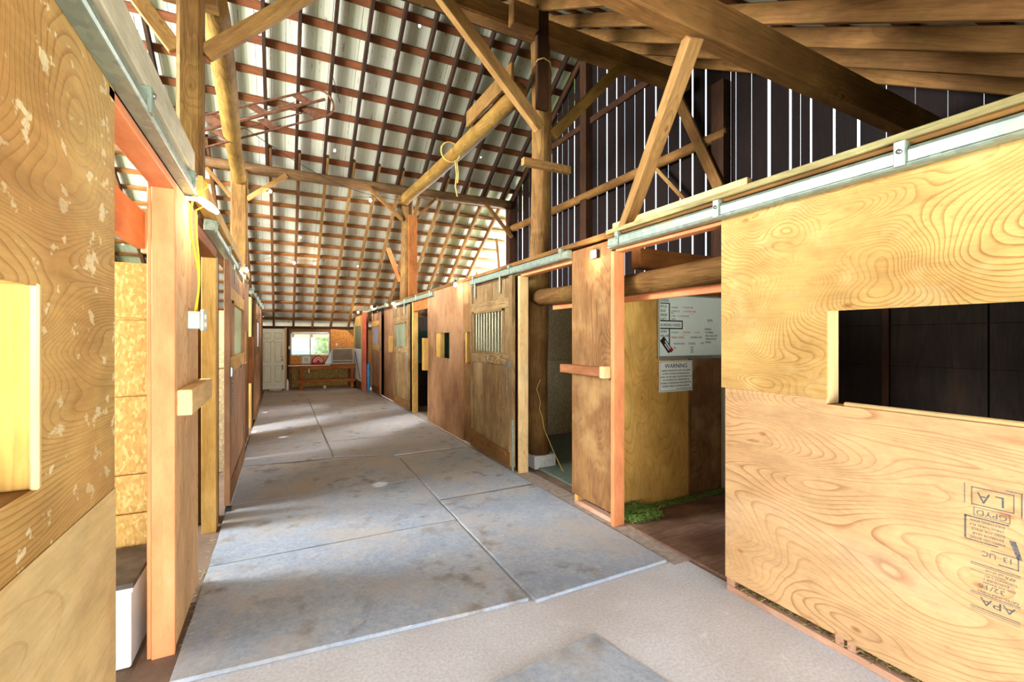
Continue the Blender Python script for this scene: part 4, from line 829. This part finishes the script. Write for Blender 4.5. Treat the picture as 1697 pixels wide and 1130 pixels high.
b = MB(); b.tube([(-.225+.045*math.sin(a), YB-.062, 1.46-.055*math.cos(a)) for a in [math.pi*(.25+i*.15) for i in range(11)]], .007, 6)
b.build('horseshoe_plaque', simple('tan_plaque', (196, 176, 120), .5), label='small tan horseshoe ornament hung on the cream door', cat='ornament')
bx('key_tag', (.025, YB-.07, .62), (.05, YB-.055, .76), BLACK, label='dark key tag hanging below the cream door knob', cat='tag')
wn = tag(bpy.data.objects.new('window_1', None), kind='structure'); COL.objects.link(wn); wn.matrix_basis = Matrix.Translation((.82, YB, 1.05))
for lo, hi in (((.25, 1.03), (1.39, 1.075)), ((.25, 1.73), (1.39, 1.78)), ((.25, 1.03), (.295, 1.78)), ((1.345, 1.03), (1.39, 1.78)), ((.80, 1.05), (.84, 1.76))):
    bx('window_frame', (lo[0], YB-.03, lo[1]), (hi[0], YB+.05, hi[1]), WHITE, wn, .003)
bx('window_pane', (.295, YB+.015, 1.075), (.80, YB+.019, 1.73), glass(), wn, 0); bx('window_pane', (.84, YB+.005, 1.075), (1.345, YB+.009, 1.73), glass(), wn, 0)
MB().prism([(1.42, 1.0), (2.13, 1.0), (2.13, 1.62), (1.92, 1.84), (1.42, 1.88)], 'Y', YB-.02, YB-.001).build('strand_board', OSBO(), None, 0, label='bright orange strand board with clipped corner right of the window', cat='board')
bx('strand_board', (.25, YB-.02, .74), (1.41, YB-.001, 1.03), OSBO(), bevel=0, label='orange strand board strip below the far window', cat='board')
bx('strand_board', (.30, YB-.02, .06), (2.12, YB-.001, .735), osb('olive_strand_board', (150, 118, 50), (112, 84, 34), (176, 146, 76)), bevel=0, label='olive strand board under the far workbench', cat='board')
bx('wall_stud', (.13, YB-.06, 0), (.22, YB, 1.9), w_dark('Z'), label='dark upright stud between cream door and far window', cat='timber')
wbn = thing('workbench', (1.15, 15.45, 0), 'orange brown timber workbench along the far wall under the window', 'workbench')
bx('bench_top', (.18, 15.12, .725), (2.12, 15.69, .765), w_bench('X'), wbn); bx('apron', (.28, 15.14, .63), (2.10, 15.18, .724), w_bench('X'), wbn)
for x in (.50, 1.96):
    bx('leg', (x, 15.16, 0), (x+.09, 15.25, .63), w_bench('Z'), wbn); bx('leg', (x, 15.58, 0), (x+.09, 15.67, .724), w_bench('Z'), wbn)
bx('stretcher', (.42, 15.12, .22), (2.10, 15.16, .31), w_bench('X'), wbn)
bx('white_strip', (.18, 15.09, .745), (1.35, 15.115, .768), WHITE, wbn, label='white edge strip')
fr = thing('picture_frame', (.69, 15.55, .766), 'pale square frame standing on the workbench against the wall', 'frame')
b = MB()
for lo, hi in (((.55, .766), (.85, .81)), ((.55, 1.01), (.85, 1.05)), ((.55, .766), (.60, 1.05)), ((.80, .766), (.85, 1.05))): b.box((lo[0], 15.60, lo[1]), (hi[0], 15.63, hi[1]))
b.build('frame', simple('sage_frame', (196, 198, 160), .5), fr); bx('insert', (.60, 15.615, .81), (.80, 15.63, 1.01), WHITE, fr); bx('inner_frame', (.635, 15.61, .84), (.765, 15.622, .98), simple('sage_frame', (196, 198, 160)), fr)
rb = thing('red_bag', (1.02, 15.42, .766), 'red padded bag with white curved stripes on the workbench', 'bag')
b = MB(); n = 14
for i in range(9):
    a = math.pi/2*i/8
    for j in range(n): t = 2*math.pi*j/n; b.v.append((1.02+.19*math.cos(a)**.6*math.cos(t), 15.42+.13*math.cos(a)**.6*math.sin(t), .766+.25*math.sin(a)))
for i in range(8):
    for j in range(n): b.f.append((i*n+j, i*n+(j+1) % n, (i+1)*n+(j+1) % n, (i+1)*n+j))
b.f.append(tuple(reversed(range(n)))); b.build('body', RED, rb, 0, True)
for r_, z_ in ((.13, .0), (.085, -.01)):
    MB().tube([(1.02+r_*math.cos(a), 15.29-.012*math.sin(a), .84+z_+r_*1.1*math.sin(a)) for a in [i*math.pi/12 for i in range(13)]], .013, 6).build('stripe', WHITE, rb, 0, True)
MB().tube([(.93, 15.42, 1.0), (.97, 15.40, 1.04), (1.07, 15.40, 1.04), (1.11, 15.42, 1.0)], .014, 6).build('handle', RED, rb, 0, True)
ft = thing('folded_sheet', (1.33, 15.45, .766), 'pale blue sheet leaning against the wire crate on the workbench', 'sheet')
MB().prism([(1.22, .766), (1.42, .766), (1.42, 1.20)], 'Y', 15.40, 15.43).build('sheet', PALEB, ft)
wc = thing('wire_crate', (1.76, 15.45, .766), 'grey wire crate standing on the right end of the workbench', 'crate')
for nm, lo, hi in (('frame', (1.42, .766), (1.45, 1.26)), ('frame', (2.05, .766), (2.08, 1.26)), ('frame', (1.42, 1.235), (2.08, 1.26)), ('frame', (1.42, .766), (2.08, .80)), ('frame', (1.42, .86), (2.08, .885))):
    bx(nm, (lo[0], 15.34, lo[1]), (hi[0], 15.37, hi[1]), simple('pale_wire', (186, 184, 160), .5), wc)
b = MB()
for i in range(17): x = 1.47+.036*i; b.box((x, 15.35, .80), (x+.012, 15.36, 1.24))
b.build('wires', simple('grey_wire', (140, 132, 112), .5), wc); bx('back', (1.44, 15.56, .77), (2.06, 15.57, 1.24), simple('brown_back', (136, 104, 74), .7), wc)
bx('side', (1.42, 15.36, .78), (1.43, 15.56, 1.24), simple('grey_wire', (140, 132, 112)), wc)
bx('switch_plate', (.20, YB-.068, 1.24), (.26, YB-.060, 1.34), WHITE, label='white light switch plate left of the far window', cat='switch')
bx('outlet_plate', (1.58, YB-.028, 1.34), (1.63, YB-.020, 1.42), WHITE, label='white outlet plate on the orange strand board', cat='outlet')
pp = thing('spray_bottle', (.17, 15.5, 0), 'slim white bottle standing on the floor between door and bench', 'bottle')
MB().tube([(.17, 15.45, 0), (.17, 15.45, .02), (.17, 15.45, .26), (.17, 15.45, .31), (.17, 15.45, .34)], [.03, .036, .036, .015, .015], 12).build('body', WHITE, pp, 0, True); MB().tube([(.17, 15.45, .34), (.17, 15.45, .37)], .018, 10).build('cap', BLACK, pp, 0, True)
MB().tube([(1.22, 15.4, 0), (1.22, 15.4, .015), (1.22, 15.4, .08), (1.22, 15.4, .10)], [.04, .045, .045, .02], 12).build('small_jar', WHITE, None, 0, True, label='small white jar on the floor under the workbench', cat='jar')
MB().tube([(.75, 15.08, .52), (.75, 15.08, .60), (.75, 15.11, .64)], .012, 8).build('bench_hook', WHITE, None, 0, True, label='white hook hanging from the front of the workbench', cat='hook')
dm = MB(); dm.tube([(-.15, 15.35, 0), (-.15, 15.35, .015), (-.15, 15.35, .05), (-.15, 15.35, .055)], [.10, .14, .17, .165], 24)
dm.build('feed_dish', simple('dish_cream', (230, 226, 196), .4), None, 0, True, label='round cream dish on the floor in front of the cream door', cat='dish')
bx('small_scrap', (-.44, 8.6, .021), (-.36, 8.72, .03), PALEB, label='small pale scrap on the mat near the left wall', cat='scrap')
bx('foot_bolt', (-.45, 4.78, 0), (-.40, 4.86, .05), BLACK, label='black floor guide at the foot of the left sliding door', cat='guide')
# ---------------------------------------------------------------- outside the far window
hs = thing('building', (2, 30, 0), 'pale house with blue-grey windows seen through the left pane', 'building')
bx('wall', (-6, 26, -.1), (3.2, 32, 2.6), simple('pale_siding', (226, 214, 186), .8), hs, 0)
bx('roof', (-6.5, 25.5, 2.6), (3.6, 32.5, 2.9), simple('roof_grey', (170, 176, 180), .8), hs, 0)
bx('window', (.4, 25.95, 1.1), (1.3, 26, 2.1), simple('sky_blue_glass', (150, 200, 214), .2), hs, 0)
bx('trailer', (.2, 22, 0), (3.1, 23.2, 1.15), simple('blue_trailer', (150, 196, 214), .5, 0, .2, 2), label='pale blue trailer parked beyond the far window', cat='trailer', bevel=.1)
def bush(name, c, r, n, seed, label, m):
    rr = random.Random(seed); b = MB()
    for i in range(n):
        d = Vector((rr.gauss(0, 1), rr.gauss(0, 1), rr.gauss(0, 1))).normalized()*r*rr.uniform(.7, 1); p = Vector(c)+Vector((d.x, d.y*.8, d.z*.9))
        u = Vector((rr.gauss(0, 1), rr.gauss(0, 1), rr.gauss(0, 1))).normalized()*.10; w = u.cross(Vector((rr.gauss(0, 1), rr.gauss(0, 1), 1))).normalized()*.06; k = len(b.v)
        b.v += [tuple(p-u), tuple(p+w), tuple(p+u), tuple(p-w)]; b.f.append((k, k+1, k+2, k+3))
    return b.build(name, m, label=label, cat='bush')
LEAF = simple('bush_leaf', (150, 196, 96), .8, 0, .3, 3)
bush('bush', (2.35, 19.5, 1.1), 1.25, 2600, 1, 'bright green bush close behind the right window pane', LEAF)
bush('bush', (9.5, 17.5, 2.0), 2.2, 2500, 2, 'green bush standing outside the open far gable corner', LEAF)
